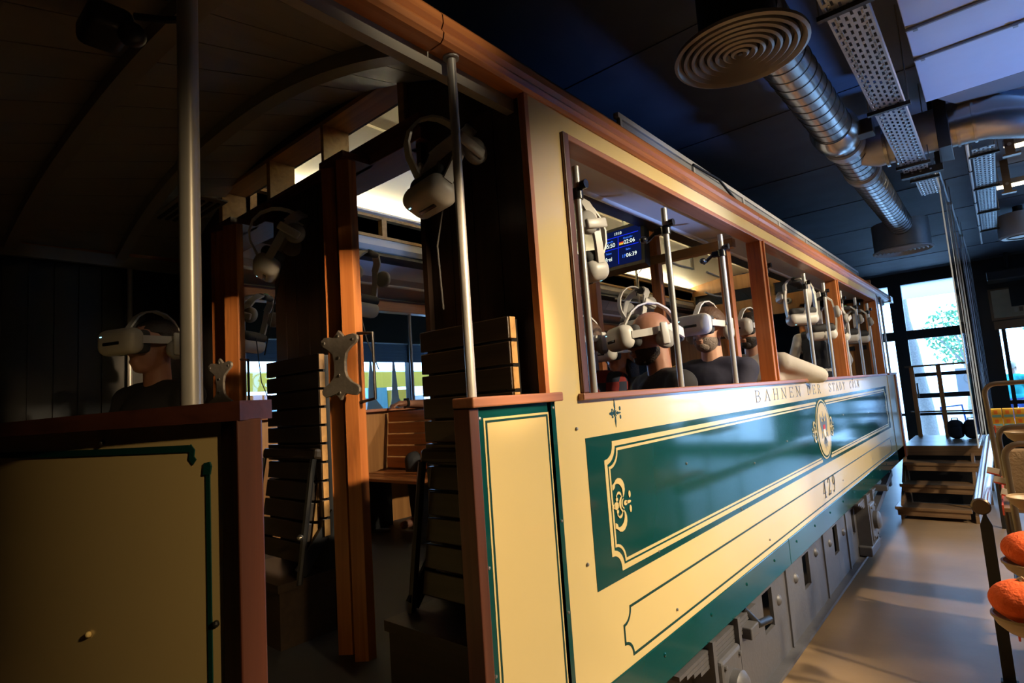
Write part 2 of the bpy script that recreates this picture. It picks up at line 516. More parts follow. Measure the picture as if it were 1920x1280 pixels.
def stroke(pts, width, closed=False):
    """2-D mitred ribbon -> list of quads [(a,b,c,d)]"""
    P = [Vector((p[0], p[1])) for p in pts]
    n = len(P); L, Rr = [], []
    for i in range(n):
        if closed or 0 < i < n - 1:
            a = (P[i] - P[i - 1]).normalized(); b = (P[(i + 1) % n] - P[i]).normalized()
        elif i == 0: a = b = (P[1] - P[0]).normalized()
        else: a = b = (P[-1] - P[-2]).normalized()
        t = a + b
        t = b if t.length < 1e-6 else t.normalized()
        nn = Vector((-t.y, t.x))
        k = width / 2 / max(0.35, nn.dot(Vector((-b.y, b.x))))
        L.append(P[i] + nn * k); Rr.append(P[i] - nn * k)
    q = []
    for i in range(n if closed else n - 1):
        j = (i + 1) % n
        q.append([tuple(L[i]), tuple(L[j]), tuple(Rr[j]), tuple(Rr[i])])
    return q

def decal(m, polys, fn, d0, d1):
    for p in polys: m.prism(p, fn, d0, d1)
    return m
SIDE = lambda u, v, d: (d, u, v)          # (y, z) on the tram flank, d = x
def arc(c, r, a0, a1, n=8, sx=1.0):
    return [(c[0] + sx * r * math.cos(math.radians(a0 + (a1 - a0) * i / n)), c[1] + r * math.sin(math.radians(a0 + (a1 - a0) * i / n))) for i in range(n + 1)]
def disc(c, rx, ry, n=20):
    return [(c[0] + rx * math.cos(2 * PI * i / n), c[1] + ry * math.sin(2 * PI * i / n)) for i in range(n)]
def crescent(c, r, a0, a1, w, n=10):
    """tapered curl"""
    o, i_ = [], []
    for k in range(n + 1):
        t = k / n; a = math.radians(a0 + (a1 - a0) * t); ww = w * (0.15 + 0.85 * math.sin(PI * min(1, t * 1.15 + 0.0)) if t < 0.87 else 0.9 * (1 - t) / 0.13 + 0.1)
        o.append((c[0] + (r + ww / 2) * math.cos(a), c[1] + (r + ww / 2) * math.sin(a)))
        i_.append((c[0] + (r - ww / 2) * math.cos(a), c[1] + (r - ww / 2) * math.sin(a)))
    return [[o[k], o[k + 1], i_[k + 1], i_[k]] for k in range(n)]
# ---------------------------------------------------------------- the hall
HZ = 3.6
FY = 13.8
struct(MB().box(-4.7, 5.6, -3.2, FY + 0.1, -0.05, 0.0).build('floor', 'floor'))
struct(MB().box(-4.7, 5.6, -3.2, FY + 0.1, HZ, HZ + 0.2).build('ceiling', 'concrete'))
cb = bpy.data.objects['ceiling']
for i in range(9):      # formwork joints standing slightly proud
    MB().box(-2.6, 2.6, 1.5 + i * 1.5, 1.512 + i * 1.5, HZ - 0.006, HZ + 0.01).build('formwork_joint', 'concrete', cb)
struct(MB().box(-4.7, 5.6, -3.4, -3.2, 0, HZ).build('wall_back', 'wall_dark'))
wr = MB().box(5.6, 5.8, -3.4, 7.4, 0, HZ).box(5.6, 5.8, 9.9, FY + 0.1, 0, HZ).box(5.6, 5.8, 7.4, 9.9, 0, .6).box(5.6, 5.8, 7.4, 9.9, 2.9, HZ)
struct(wr.build('wall_right', 'wall_dark'))
w4 = struct(MB().box(5.68, 5.688, 7.4, 9.9, .6, 2.9).build('added_window', 'pane'))  # unseen window added to let more blue daylight into the hall
for y in (7.42, 8.65, 9.88): MB().box(5.62, 5.74, y - .03, y + .03, .6, 2.9).build('mullion', 'frame_black', w4)
# side wall behind the tram with a long window band
LX = -4.6
wl = MB()
wl.box(LX - 0.12, LX, -3.4, 1.9, 0, HZ).box(LX - 0.12, LX, 8.5, FY + 0.1, 0, HZ)
wl.box(LX - 0.12, LX, 1.9, 8.5, 0, 1.55).box(LX - 0.12, LX, 1.9, 8.5, 2.40, HZ)
struct(wl.build('wall_left', 'wall_dark'))
wn_l = struct(MB().box(LX - 0.10, LX - 0.092, 1.9, 8.5, 1.55, 2.4).build('window_1', 'pane'))
for y in (1.92, 3.22, 4.62, 5.9, 7.2, 8.48):
    MB().box(LX - 0.11, LX - 0.03, y - 0.025, y + 0.025, 1.55, 2.4).build('mullion', 'frame_black', wn_l)
for i in range(6):
    MB().obox((LX - 0.05, 3.9, 2.185 + i * 0.037), (0.006, 3.95, 0.040), Matrix.Rotation(0.22, 3, 'Y')).build('blind_slat', 'blind', wn_l)
sp = [(-0.075, 1.55), (0.16, 1.55), (0.15, 1.62), (0.06, 1.72), (0.012, 2.2), (-0.012, 2.2), (-0.05, 1.72), (-0.075, 1.62)]
for y in (4.06, 4.40):
    MB().prism([(y + u, v) for u, v in sp], lambda u, v, d: (d, u, v), LX - 0.088, LX - 0.084).build('spire_sticker', 'duct_paint', wn_l)

# far glass facade
wf = MB()
wf.box(-4.7, -0.86, FY, FY + 0.1, 0, HZ).box(-0.86, 5.6, FY, FY + 0.1, 3.36, HZ)
wf.box(0.58, 1.0, FY, FY + 0.1, 0, 3.36).box(1.0, 5.6, FY, FY + 0.1, 2.42, 3.36).box(1.0, 5.6, FY, FY + 0.1, 0, 0.25)
struct(wf.build('wall_far', 'frame_black'))
w2 = struct(MB().box(-0.86, 0.58, FY + 0.045, FY + 0.053, 0, 3.36).build('window_2', 'pane'))
for x0, x1 in ((-0.56, -0.34),):
    MB().box(x0, x1, FY - 0.02, FY + 0.1, 0, 3.36).build('mullion', 'frame_black', w2)
for z0, z1, x0 in ((2.25, 2.43, -0.86), (1.50, 1.57, -0.34), (1.08, 1.17, -0.34), (0.74, 0.79, -0.86), (0, 0.12, -0.86)):
    MB().box(x0, 0.58, FY, FY + 0.08, z0, z1).build('transom_bar', 'frame_black', w2)
MB().box(-0.30, -0.27, FY - 0.06, FY - 0.03, 1.1, 1.38).build('door_handle', 'steel', w2)
w3 = struct(MB().box(1.0, 5.6, FY + 0.045, FY + 0.053, 0.25, 2.42).build('window_3', 'pane'))
for x in (1.03, 1.12, 2.2, 3.3, 4.4):
    MB().box(x - 0.03, x + 0.03, FY - 0.02, FY + 0.09, 0.25, 2.36).build('mullion', 'frame_black', w3)
MB().box(1.0, 5.6, FY - 0.05, FY, 2.27, 2.42).build('head_rail', 'rack', w3)
MB().box(1.0, 5.6, FY, FY + 0.08, 0.9, 0.97).build('transom_bar', 'frame_black', w3)
lp = thing('wall_poster', 'pale printed poster on the dark wall above the far window', 'poster', (1.7, FY - 0.04, 2.45))
MB().box(0.98, 2.3, FY - 0.04, FY - 0.005, 2.44, 3.02).build('backing', 'rack', lp)
MB().box(1.02, 2.3, FY - 0.05, FY - 0.04, 2.48, 2.99).build('sheet', 'linen', lp)
MB().box(1.28, 2.2, FY - 0.054, FY - 0.05, 2.66, 3.02).build('dark_picture', 'wall_dark', lp)
for i in range(6):
    MB().box(1.31 + i * 0.07, 1.36 + i * 0.07, FY - 0.056, FY - 0.05, 2.56, 2.64).build('printed_patch', ('tag', 'rack', 'box_orange')[i % 3], lp)
pjt = thing('wall_projector', 'black projector box hung above the pale wall poster', 'projector', (1.3, FY - 0.5, 3.1))
MB().box(1.0, 1.6, FY - 0.7, FY - 0.2, 3.10, 3.28).build('body', 'black', pjt, bevel=0.02)
MB().cyl((1.3, FY - 0.45, 3.28), (1.3, FY - 0.45, HZ), 0.03).build('hanger', 'black', pjt)

# ---------------------------------------------------------------- street outside
struct(MB().box(-40, 40, FY + 0.12, 70, -0.06, -0.02).build('pavement', 'paving'))
struct(MB().box(-40, -4.75, -20, FY + 0.12, -0.06, -0.02).build('side_pavement', 'paving'))
struct(MB().box(5.82, 40, -20, FY + 0.12, -0.06, -0.02).build('aisle_pavement', 'paving'))
def tree(name, label, base, top, r, crown_c, crown_r, nleaf, seed):
    rnd = random.Random(seed)
    t = thing(name, label, 'tree', base)
    b, tp = Vector(base), Vector(top)
    pts = [b.lerp(tp, k / 6) + Vector((rnd.uniform(-.03, .03), rnd.uniform(-.03, .03), 0)) for k in range(7)]
    MB().tube(pts, [r * (1.25 - 0.1 * k) for k in range(7)], 12).build('trunk', 'bark', t, smooth=True)
    for k in range(4):
        a = rnd.uniform(0, 6.28)
        MB().tube([tp - Vector((0, 0, .5)), tp + Vector((math.cos(a) * .5, math.sin(a) * .5, .3)), tp + Vector((math.cos(a) * 1.1, math.sin(a) * 1.1, .9))], [r * .5, r * .35, r * .15], 8).build('branch', 'bark', t, smooth=True)
    m = MB()
    for k in range(nleaf):
        while True:
            p = Vector((rnd.uniform(-1, 1), rnd.uniform(-1, 1), rnd.uniform(-1, 1)))
            if p.length < 1: break
        c = Vector(crown_c) + Vector((p.x * crown_r[0], p.y * crown_r[1], p.z * crown_r[2]))
        q = Quaternion((rnd.uniform(-1, 1), rnd.uniform(-1, 1), rnd.uniform(-1, 1), rnd.uniform(-1, 1))).normalized()
        s = rnd.uniform(.05, .11)
        m.add([c + q @ Vector(v) * s for v in ((-1, 0, 0), (0, -.45, .1), (1, 0, 0), (0, .45, .1))], [(0, 1, 2, 3)])
    m.build('leaves', 'leaf', t)
    t.children[-1]['kind'] = 'stuff'
    return t
tree('street_tree', 'grey leaning tree trunk outside the far glass door', (-0.45, 17, -0.02), (-0.75, 17, 4.4), 0.15, (-0.6, 17, 5.4), (1.6, 1.6, 1.0), 700, 1)
tree('street_tree', 'green leafy tree farther down the street behind the glass', (0.15, 24, -0.02), (0.15, 24, 2.2), 0.09, (0.05, 24, 2.75), (0.95, 0.9, 1.05), 900, 2)
tree('street_tree', 'bushy tree beyond the window over the market rack', (2.9, 22, -0.02), (2.9, 22, 2.0), 0.1, (2.8, 22, 2.6), (1.2, 0.9, 1.2), 800, 3)
o = thing('street_lamp', 'slim pale lamp post outside the far window', 'lamp post', (0.62, 21, 0))
MB().tube([(0.62, 21, -0.02), (0.60, 21, 3.1)], [0.045, 0.03], 10).build('pole', 'white_board', o)
MB().cyl((0.6, 21, 3.1), (0.6, 21, 3.45), 0.1, 0.14).build('lantern', 'white_board', o)
o = thing('street_sign_board', 'white square sign standing outside the far glass door', 'sign', (0.62, 15.2, 0))
MB().box(0.26, 0.72, 15.2, 15.24, 1.12, 1.62).build('panel', 'white_board', o, bevel=0.01)
MB().box(0.47, 0.51, 15.24, 15.28, -0.02, 1.6).build('post', 'steel', o)
decal(MB(), stroke([(0.49 + .1 * math.cos(2 * PI * i / 20), 1.4 + .1 * math.sin(2 * PI * i / 20)) for i in range(20)], 0.012, True), lambda u, v, d: (u, d, v), 15.195, 15.2).build('ring_mark', 'tag', o)
o = thing('street_awning', 'white shop awning across the top of the far glass', 'awning', (0.1, 15.6, 3.25))
MB().box(-1.2, 1.0, 15.5, 15.56, 3.25, 3.6).build('valance', 'white_board', o)
MB().bar((-1.2, 15.5, 3.6), (1.0, 15.5, 3.6), 0.1, 0.05).build('rail', 'white_board', o)
for x in (-1.15, 0.95): MB().box(x - .03, x + .03, 15.56, 15.62, -0.02, 3.6).build('post', 'white_board', o)
o = thing('street_chair', 'blue metal chair on the pavement outside the far door', 'chair', (0.1, 15.0, 0))
MB().tube([(-.02, 15.0, -.02), (-.02, 15.0, .45), (-.06, 15.0, .82), (.30, 15.0, .86), (.34, 15.0, .45), (.34, 15.0, -.02)], 0.02, 8).build('back_frame', 'jeans', o)
MB().box(-.02, .34, 14.62, 15.0, .43, .46).build('seat', 'jeans', o)
for x in (0, .32): MB().cyl((x, 14.64, -.02), (x, 14.64, .44), .015, n=8).build('leg', 'jeans', o)
# stall on the side street, seen in strips through the tram
o = thing('street_stall', 'colourful street stall beyond the window behind the tram', 'stall', (-7.2, 4.2, 0))
cols = ('yellow', 'white_board', 'yellow', 'linen', 'box_orange', 'box_blue', 'white_board', 'lettering', 'white_board', 'box_blue', 'yellow', 'white_board')
for i in range(12):
    MB().box(-7.3, -7.2, 2.0 + i * .42, 2.40 + i * .42, 0.0, 2.05 - 0.12 * (i % 3)).build('panel', cols[i], o)
MB().box(-7.5, -6.6, 1.9, 7.2, 2.15, 2.22).build('roof', 'white_board', o)
MB().box(-6.62, -6.58, 1.9, 7.2, 1.95, 2.2).build('valance', 'yellow', o)
for y in (1.95, 7.15): MB().box(-6.66, -6.58, y - .04, y + .04, -.02, 2.2).build('post', 'steel', o)

# ---------------------------------------------------------------- stairs and landing at the far end
st = thing('wooden_stairs', 'brown wooden stairs with open risers leading to the landing beside the tram', 'stairs', (0.33, 8.0, 0))
YS = [7.62, 7.90, 8.18]
for i, y in enumerate(YS):
    z = 0.135 + 0.205 * i
    x0 = -0.075 + 0.035 * i; x1 = 0.60 + 0.05 * i
    MB().box(x0, x1, y, y + 0.30, z - 0.035, z).build('tread', 'step', st, bevel=0.006)
    MB().box(x0 + 0.02, x1 - 0.02, y + 0.015, y + 0.04, z - 0.095, z - 0.035).build('nosing_board', 'step', st, bevel=0.003)
for x in (-0.03, 0.62):
    MB().add([(x, 7.64, 0), (x + .03, 7.64, 0), (x + .03, 7.64, .07), (x, 7.64, .07), (x, 8.5, 0), (x + .03, 8.5, 0), (x + .03, 8.5, .66), (x, 8.5, .66)],
             [(0, 1, 2, 3), (7, 6, 5, 4), (0, 4, 5, 1), (1, 5, 6, 2), (2, 6, 7, 3), (3, 7, 4, 0)]).build('stringer', 'step', st)
MB().box(-0.03, 0.70, 8.70, 8.72, 0, 0.66).build('back_board', 'black', st)
ld = thing('stair_landing', 'worn wooden landing platform at the top of the stairs', 'landing', (0.35, 9.3, 0))
for i in range(8):
    MB().box(-0.02, 0.75, 8.45 + i * .17, 8.612 + i * .17, 0.675, 0.715).build('plank', 'step', ld, bevel=0.003)
MB().box(-0.01, 0.74, 8.455, 8.48, 0.60, 0.675).build('edge_board', 'step', ld)
for x in (0.0, 0.70):
    for y in (8.75, 9.72): MB().box(x, x + .05, y, y + .05, 0, .675).build('support_post', 'step', ld)
rl = thing('landing_railing', 'brown metal railing with two posts behind the landing', 'railing', (0.35, 9.65, .715))
MB().box(-0.02, 0.80, 9.63, 9.67, 1.665, 1.69).build('top_rail', 'rack', rl)
MB().box(-0.02, 0.80, 9.64, 9.66, 1.04, 1.06).build('mid_rail', 'rack', rl)
for x in (0.03, 0.33, 0.76): MB().box(x, x + .05, 9.63, 9.67, .715, 1.67).build('post', 'wood_z' if x < .5 else 'rack', rl)
def backpack(x, label):
    b = thing('backpack', label, 'backpack', (x, 9.3, .715), 'bags on the landing')
    rbox((x, 9.3, .715 + .12), (.17, .16, .24), .07, 4).build('body', 'cloth_black', b, smooth=True)
    rbox((x, 9.21, .715 + .09), (.13, .05, .13), .02, 3).build('front_pocket', 'cloth_black', b, smooth=True)
    MB().tube([(x - .03, 9.3, .95), (x - .03, 9.3, .975), (x + .03, 9.3, .975), (x + .03, 9.3, .95)], .008, 6).build('handle', 'cloth_black', b)
backpack(0.47, 'black rucksack on the landing beside the rail post')
backpack(0.635, 'black rucksack on the landing nearest the acrylic sheets')

# handrail on the aisle
hr = thing('aisle_handrail', 'shiny copper-brown round handrail on a flat black steel post', 'handrail', (0.835, 3.95, 0))
MB().tube([(.835, 3.87, .88), (.828, 7.7, .87)], .040, 20).build('rail', 'handrail', hr, smooth=True)
MB().lathe([(0.0001, -.004), (.036, -.004), (.043, .004), (.043, .01)], (.835, 3.87, .88), 'Y', 20).build('end_cap', 'rack', hr, smooth=True)
MB().prism([(-.026, 0), (.026, 0), (.026, .78), (.008, .83), (.008, .85), (-.008, .85), (-.008, .83), (-.026, .78)], lambda u, v, d: (.845 + u, d, v), 3.89, 3.902).build('post', 'black', hr)
MB().box(.82, .85, 7.5, 7.53, 0, .84).build('post', 'black', hr)
MB().box(.81, .88, 3.87, 3.92, 0, .008).build('foot_plate', 'black', hr)

# hanging acrylic sheets
for i, (x, y0, y1, z0) in enumerate(((.785, 6.0, 7.6, .95), (.80, 7.75, 9.6, .85), (.815, 9.8, 12.4, .8))):
    a = thing('acrylic_sheet', ('clear acrylic sheet hanging over the aisle, the closest of three', 'clear hanging acrylic sheet, the middle one of three in a row', 'clear hanging acrylic sheet, last one before the far facade')[i], 'acrylic sheet', (x, (y0 + y1) / 2, z0), 'acrylic sheets over the aisle')
    MB().box(x, x + .006, y0, y1, z0, 3.38).build('sheet', 'acrylic', a)
    MB().box(x - .006, x + .012, y0, y1, 3.38, 3.41).build('clamp_rail', 'galv_dull', a)
    for y in (y0 + .1, y1 - .1): MB().cyl((x + .003, y, 3.41), (x + .003, y, HZ), .004, n=6).build('wire', 'steel', a)
    ny = 2 if i < 2 else 3
    for k in range(ny + 1):
        y = y0 + (y1 - y0) * k / ny
        MB().box(x - .002, x + .008, y - .003, y + .003, z0, 3.38).build('edge_streak', 'acrylic_streak', a)  # strips that paint bright streaks onto the sheet

# ---------------------------------------------------------------- ceiling services
def ring_diffuser(name, label, c, R, n, plen):
    d = thing(name, label, 'air diffuser', c)
    x, y, z = c
    for k in range(n):
        r0 = R * (k + 0.45) / n; r1 = R * (k + 1.12) / n
        if k == n - 1: r1 = R * 1.04
        zt = 0.006
        MB().lathe([(r0, .022), (r0 + (r1 - r0) * .55, 0.0), (r1, zt), (r1, .02), (r0 + .3 * (r1 - r0), .03), (r0, .022)], c, 'Z', 48).build('ring', 'diffuser' if plen is None else 'duct_paint', d, smooth=True)
    MB().lathe([(.0001, .004), (R * .3 / n, .004), (R * .45 / n, .02)], c, 'Z', 24).build('centre_cone', 'black', d, smooth=True)
    MB().lathe([(R * 1.0, .028), (.0001, .05)], c, 'Z', 48).build('back_plate', 'black', d)
    if plen:
        MB().lathe([(R * .98, .03), (R * .98, plen), (.0001, plen)], c, 'Z', 40).build('plenum', 'galv_dull', d, smooth=True)
        MB().cyl((x, y, z + plen), (x, y, HZ), .015, n=8).build('hanger', 'steel', d)
    else:
        MB().lathe([(R * .60, .03), (R * .60, HZ - z)], c, 'Z', 40).build('plenum', 'black', d, smooth=True)
    return d
ring_diffuser('ceiling_diffuser', 'large dark round air diffuser with concentric rings above the tram', (.315, 2.45, 3.0), .262, 8, None)
ring_diffuser('ceiling_diffuser', 'pale round air diffuser under a metal drum near the far wall', (.30, 7.95, 3.0), .285, 7, .34)

du = thing('spiral_duct', 'shiny galvanised spiral air duct running along the ceiling beside the tram', 'duct', (.33, 5.0, 3.25))
m = MB(); DX, DZ, DR = .335, 3.27, .118
prof = []
y = 2.6
while y < 7.75:
    prof += [(DR, y)]
    y += .12
base = Vector((DX, 0, DZ)); n = 36
for (r, h) in prof:
    for k in range(n):
        a = 2 * PI * k / n
        m.v.append((DX + r * math.cos(a), h, DZ + r * math.sin(a)))
for i in range(len(prof) - 1):
    for k in range(n):
        k2 = (k + 1) % n
        m.f.append((i * n + k, i * n + k2, (i + 1) * n + k2, (i + 1) * n + k))
m.build('spiral_pipe', 'galv', du, smooth=True)
NT = int((7.7 - 2.6) / .115)
MB().tube([(DX + (DR + .0005) * math.cos(2 * PI * k / 28), 2.62 + .115 * k / 28, DZ + (DR + .0005) * math.sin(2 * PI * k / 28)) for k in range(NT * 28)], .003, 5).build('spiral_seam', 'seam', du, smooth=True)
for yy in (2.75, 4.62, 5.35):
    MB().lathe([(DR, -.05), (DR + .014, -.045), (DR + .014, .045), (DR, .05)], (DX, yy, DZ), 'Y', 36).build('collar', 'galv_dull', du, smooth=True)
MB().lathe([(DR + .004, -.12), (DR + .03, -.06), (DR + .03, .06), (DR + .004, .12)], (DX, 4.35, DZ), 'Y', 36).build('tee_collar', 'galv', du, smooth=True)
MB().tube([(DX + .05, 4.9, 3.27), (.50, 4.9, 3.27), (.86, 4.9, 3.27)], [.10, .145, .145], 32).build('branch_pipe', 'galv_dull', du, smooth=True)
MB().lathe([(.15, -.01), (.165, -.01), (.165, .01), (.15, .01)], (.56, 4.9, 3.27), 'X', 32).build('seam_ring', 'galv', du, smooth=True)
MB().lathe([(.15, -.01), (.165, -.01), (.165, .01), (.15, .01)], (.62, 4.9, 3.27), 'X', 32).build('seam_ring', 'galv', du, smooth=True)
MB().box(.86, .93, 4.72, 5.08, 3.08, 3.47).build('flange_frame', 'black', du, bevel=.004)
pts = [(.93, 4.9, 3.27), (1.02, 4.9, 3.27), (1.14, 4.92, 3.27), (1.27, 4.98, 3.25), (1.42, 5.1, 3.24), (1.6, 5.3, 3.23)]
MB().tube(pts, [.15, .15, .152, .155, .155, .155], 32).build('elbow_pipe', 'galv', du, smooth=True)
for p in ((.97, 4.9, 3.27), (1.06, 4.9, 3.27)):
    MB().lathe([(.15, -.008), (.160, -.008), (.160, .008), (.15, .008)], p, 'X', 32).build('seam_ring', 'galv', du, smooth=True)
for yy in (3.4, 5.9, 7.2):
    MB().box(DX - .006, DX + .006, yy - .006, yy + .006, DZ + .1, HZ).build('hanger_rod', 'steel', du)
MB().box(.43, .55, 4.35, 4.47, 3.20, 3.30).build('damper_motor', 'black', du, bevel=.005)
MB().box(.425, .445, 4.28, 4.33, 3.19, 3.28).build('warning_label', 'yellow', du)

bx = thing('rectangular_duct', 'big pale rectangular air duct box at the top corner of the ceiling', 'duct', (1.5, 3.9, 3.25))
for i, (y0, y1) in enumerate(((2.75, 3.38), (3.39, 3.74), (3.75, 4.42))):
    MB().box(.84, 2.6, y0, y1, 3.30, 3.56).build('sheet_panel', 'duct_paint', bx, bevel=.004)
for yy in (3.385, 3.745):
    MB().box(.84, 2.6, yy - .006, yy + .006, 3.285, 3.30).build('joint_strip', 'steel', bx)
    for x in (.87, 1.25, 1.6): MB().box(x, x + .02, yy - .012, yy + .012, 3.278, 3.29).build('joint_clip', 'steel', bx)
MB().add([(.90, 4.42, 3.30), (2.6, 4.42, 3.30), (2.6, 4.95, 3.38), (1.0, 4.80, 3.36), (.90, 4.42, 3.56), (2.6, 4.42, 3.56), (2.6, 4.95, 3.56), (1.0, 4.80, 3.56)],
         [(0, 3, 2, 1), (4, 5, 6, 7), (0, 1, 5, 4), (1, 2, 6, 5), (2, 3, 7, 6), (3, 0, 4, 7)]).build('transition_hood', 'diffuser', bx)

def cable_tray(name, label, x0, x1, y0, y1, z, nc, pitch, mat):
    """real perforated base: strips along, bars across, holes between"""
    t = thing(name, label, 'cable tray', ((x0 + x1) / 2, (y0 + y1) / 2, z))
    m = MB(); W = x1 - x0
    hw = W / nc * .46
    xs = [x0 + W * (k + .5) / nc for k in range(nc)]
    edges = [x0] + [v for c in xs for v in (c - hw / 2, c + hw / 2)] + [x1]
    for k in range(0, len(edges), 2): m.box(edges[k], edges[k + 1], y0, y1, z, z + .003)
    for k in range(nc):
        off = (k % 2) * pitch * .5
        yy = y0 - off
        while yy < y1:
            a, b_ = max(y0, yy), min(y1, yy + pitch * .42)
            if b_ > a: m.box(edges[1 + 2 * k], edges[2 + 2 * k], a, b_, z, z + .003)
            yy += pitch
    m.build('perforated_base', mat, t)
    MB().box(x0 - .003, x0, y0, y1, z, z + .045).build('side_rail', mat, t)
    MB().box(x1, x1 + .003, y0, y1, z, z + .045).build('side_rail', mat, t)
    r = MB(); k = 0; yy = y0 + pitch * .25
    while yy < y1 - .02:
        for c in (xs[1] - W / nc * .5, xs[-2] + W / nc * .5): r.box(c - .0035, c + .0035, yy, yy + pitch * .55, z - .003, z)
        yy += pitch
    r.build('pressed_ribs', 'galv', t)['kind'] = 'stuff'
    yy = y0 + .15
    while yy < y1:
        MB().box(x0 - .03, x1 + .03, yy, yy + .025, z - .022, z - .002).build('bracket', 'black', t)
        for x in (x0 - .025, x1 + .02): MB().box(x, x + .006, yy + .01, yy + .016, z - .02, HZ).build('threaded_rod', 'steel', t)
        yy += 1.15
    return t
cable_tray('cable_tray', 'perforated metal cable tray passing below the branch duct', .635, .775, 1.2, 5.0, 3.05, 6, .062, 'galv_dull')
cable_tray('cable_tray', 'short perforated cable tray section behind the branch duct', .66, .79, 5.32, 6.05, 3.12, 6, .062, 'galv_dull')
cable_tray('cable_tray', 'narrow perforated cable tray leading toward the wall poster', 1.035, 1.175, 5.9, 9.6, 3.36, 5, .07, 'galv_dull')
o = thing('tray_bracket', 'black hanging bracket joining the cable tray to the branch duct', 'bracket', (.72, 5.06, 3.05))
MB().box(.61, .86, 5.03, 5.08, 3.02, 3.07).build('cross_bar', 'black', o)
for x in (.63, .82): MB().box(x, x + .03, 5.045, 5.07, 3.07, HZ).build('arm', 'black', o)
for i, x in enumerate((.68, .73, .79)): MB().cyl((x, 5.025, 3.045), (x, 5.032, 3.045), .007, n=8).build('bolt', 'galv', o)

sk = thing('round_ceiling_vent', 'squat round ceiling fan housing with a mesh face at the frame edge', 'vent', (1.40, 9.6, 3.2))
MB().lathe([(.20, 0), (.225, .02), (.225, .12), (.21, .30)], (1.40, 9.6, 3.2), 'Z', 32).build('housing', 'duct_paint', sk, smooth=True)
MB().lathe([(.0001, .012), (.14, .008), (.2, 0)], (1.40, 9.6, 3.2), 'Z', 32).build('mesh_face', 'rack', sk, smooth=True)
MB().lathe([(.14, -.004), (.15, -.004), (.15, .008), (.14, .008)], (1.40, 9.6, 3.2), 'Z', 32).build('trim_ring', 'diffuser', sk, smooth=True)
MB().cyl((1.4, 9.6, 3.5), (1.4, 9.6, HZ), .05).build('hanger', 'black', sk)
fl = thing('tube_lamp', 'glowing strip lamp on the ceiling near the round vent', 'lamp', (1.45, 7.6, 3.45))
MB().obox((1.45, 7.7, 3.47), (.55, .05, .05), Matrix.Rotation(.0, 3, 'Z')).build('housing', 'duct_paint', fl)
MB().cyl((1.19, 7.7, 3.43), (1.71, 7.7, 3.43), .018, n=12).build('tube', 'tube', fl)
fl2 = thing('tube_lamp', 'glowing strip lamp above the elbow duct at the frame edge', 'lamp', (1.5, 6.2, 3.45))
MB().box(1.24, 1.76, 6.32, 6.37, 3.445, 3.495).build('housing', 'duct_paint', fl2)
MB().cyl((1.25, 6.345, 3.43), (1.75, 6.345, 3.43), .018, n=12).build('tube', 'tube', fl2)
for i, (x, yy) in enumerate(((1.235, 6.0), (1.23, 7.3))):
    o = thing('ceiling_bracket', ('dark slotted ceiling bracket beside the elbow duct', 'dark slotted ceiling bracket halfway along the narrow tray')[i], 'bracket', (x, yy, 3.3))
    MB().box(x, x + .06, yy, yy + .02, 3.27, HZ).build('channel', 'rack', o)
    MB().box(x - .02, x + .09, yy - .02, yy + .04, 3.265, 3.28).build('foot', 'rack', o)
    MB().cyl((x + .03, yy - .006, 3.36), (x + .03, yy, 3.36), .014, n=10).build('bolt', 'steel', o)
o = thing('conduit_pipe', 'thin pale conduit along the narrow cable tray', 'conduit', (1.0, 8, 3.4))
MB().tube([(1.005, 5.7, 3.36), (1.005, 10.5, 3.36)], .012, 8).build('pipe', 'duct_paint', o)
for yy in (6.5, 7.8, 9.1): MB().box(.99, 1.02, yy, yy + .02, 3.345, HZ).build('clip', 'black', o)
# ---------------------------------------------------------------- the tram
TW, XC = 2.7, -1.35
Y0, Y1 = 1.32, 7.75
ZF = 0.75
T = thing('tram_car', 'vintage cream and green tram car with wooden trim and open windows', 'tram', (XC, 4.5, 0))

def mirror(m):
    """same shapes on the other flank"""
    r = MB(); r.v = [(2 * XC - x, y, z) for x, y, z in m.v]; r.f = [tuple(reversed(f)) for f in m.f]
    return r

# flank facing the aisle
side = MB()
side.box(-.03, 0, Y0, Y1, .736, 1.585).box(-.03, 0, Y0, Y1, 2.462, 2.54)
side.box(-.03, 0, Y0, 1.50, 1.585, 2.462).box(-.03, 0, 7.60, Y1, 1.585, 2.462)
SB = side.build('side_body', 'cream', T)
fs = mirror(side).build('side_body', 'cream', T)
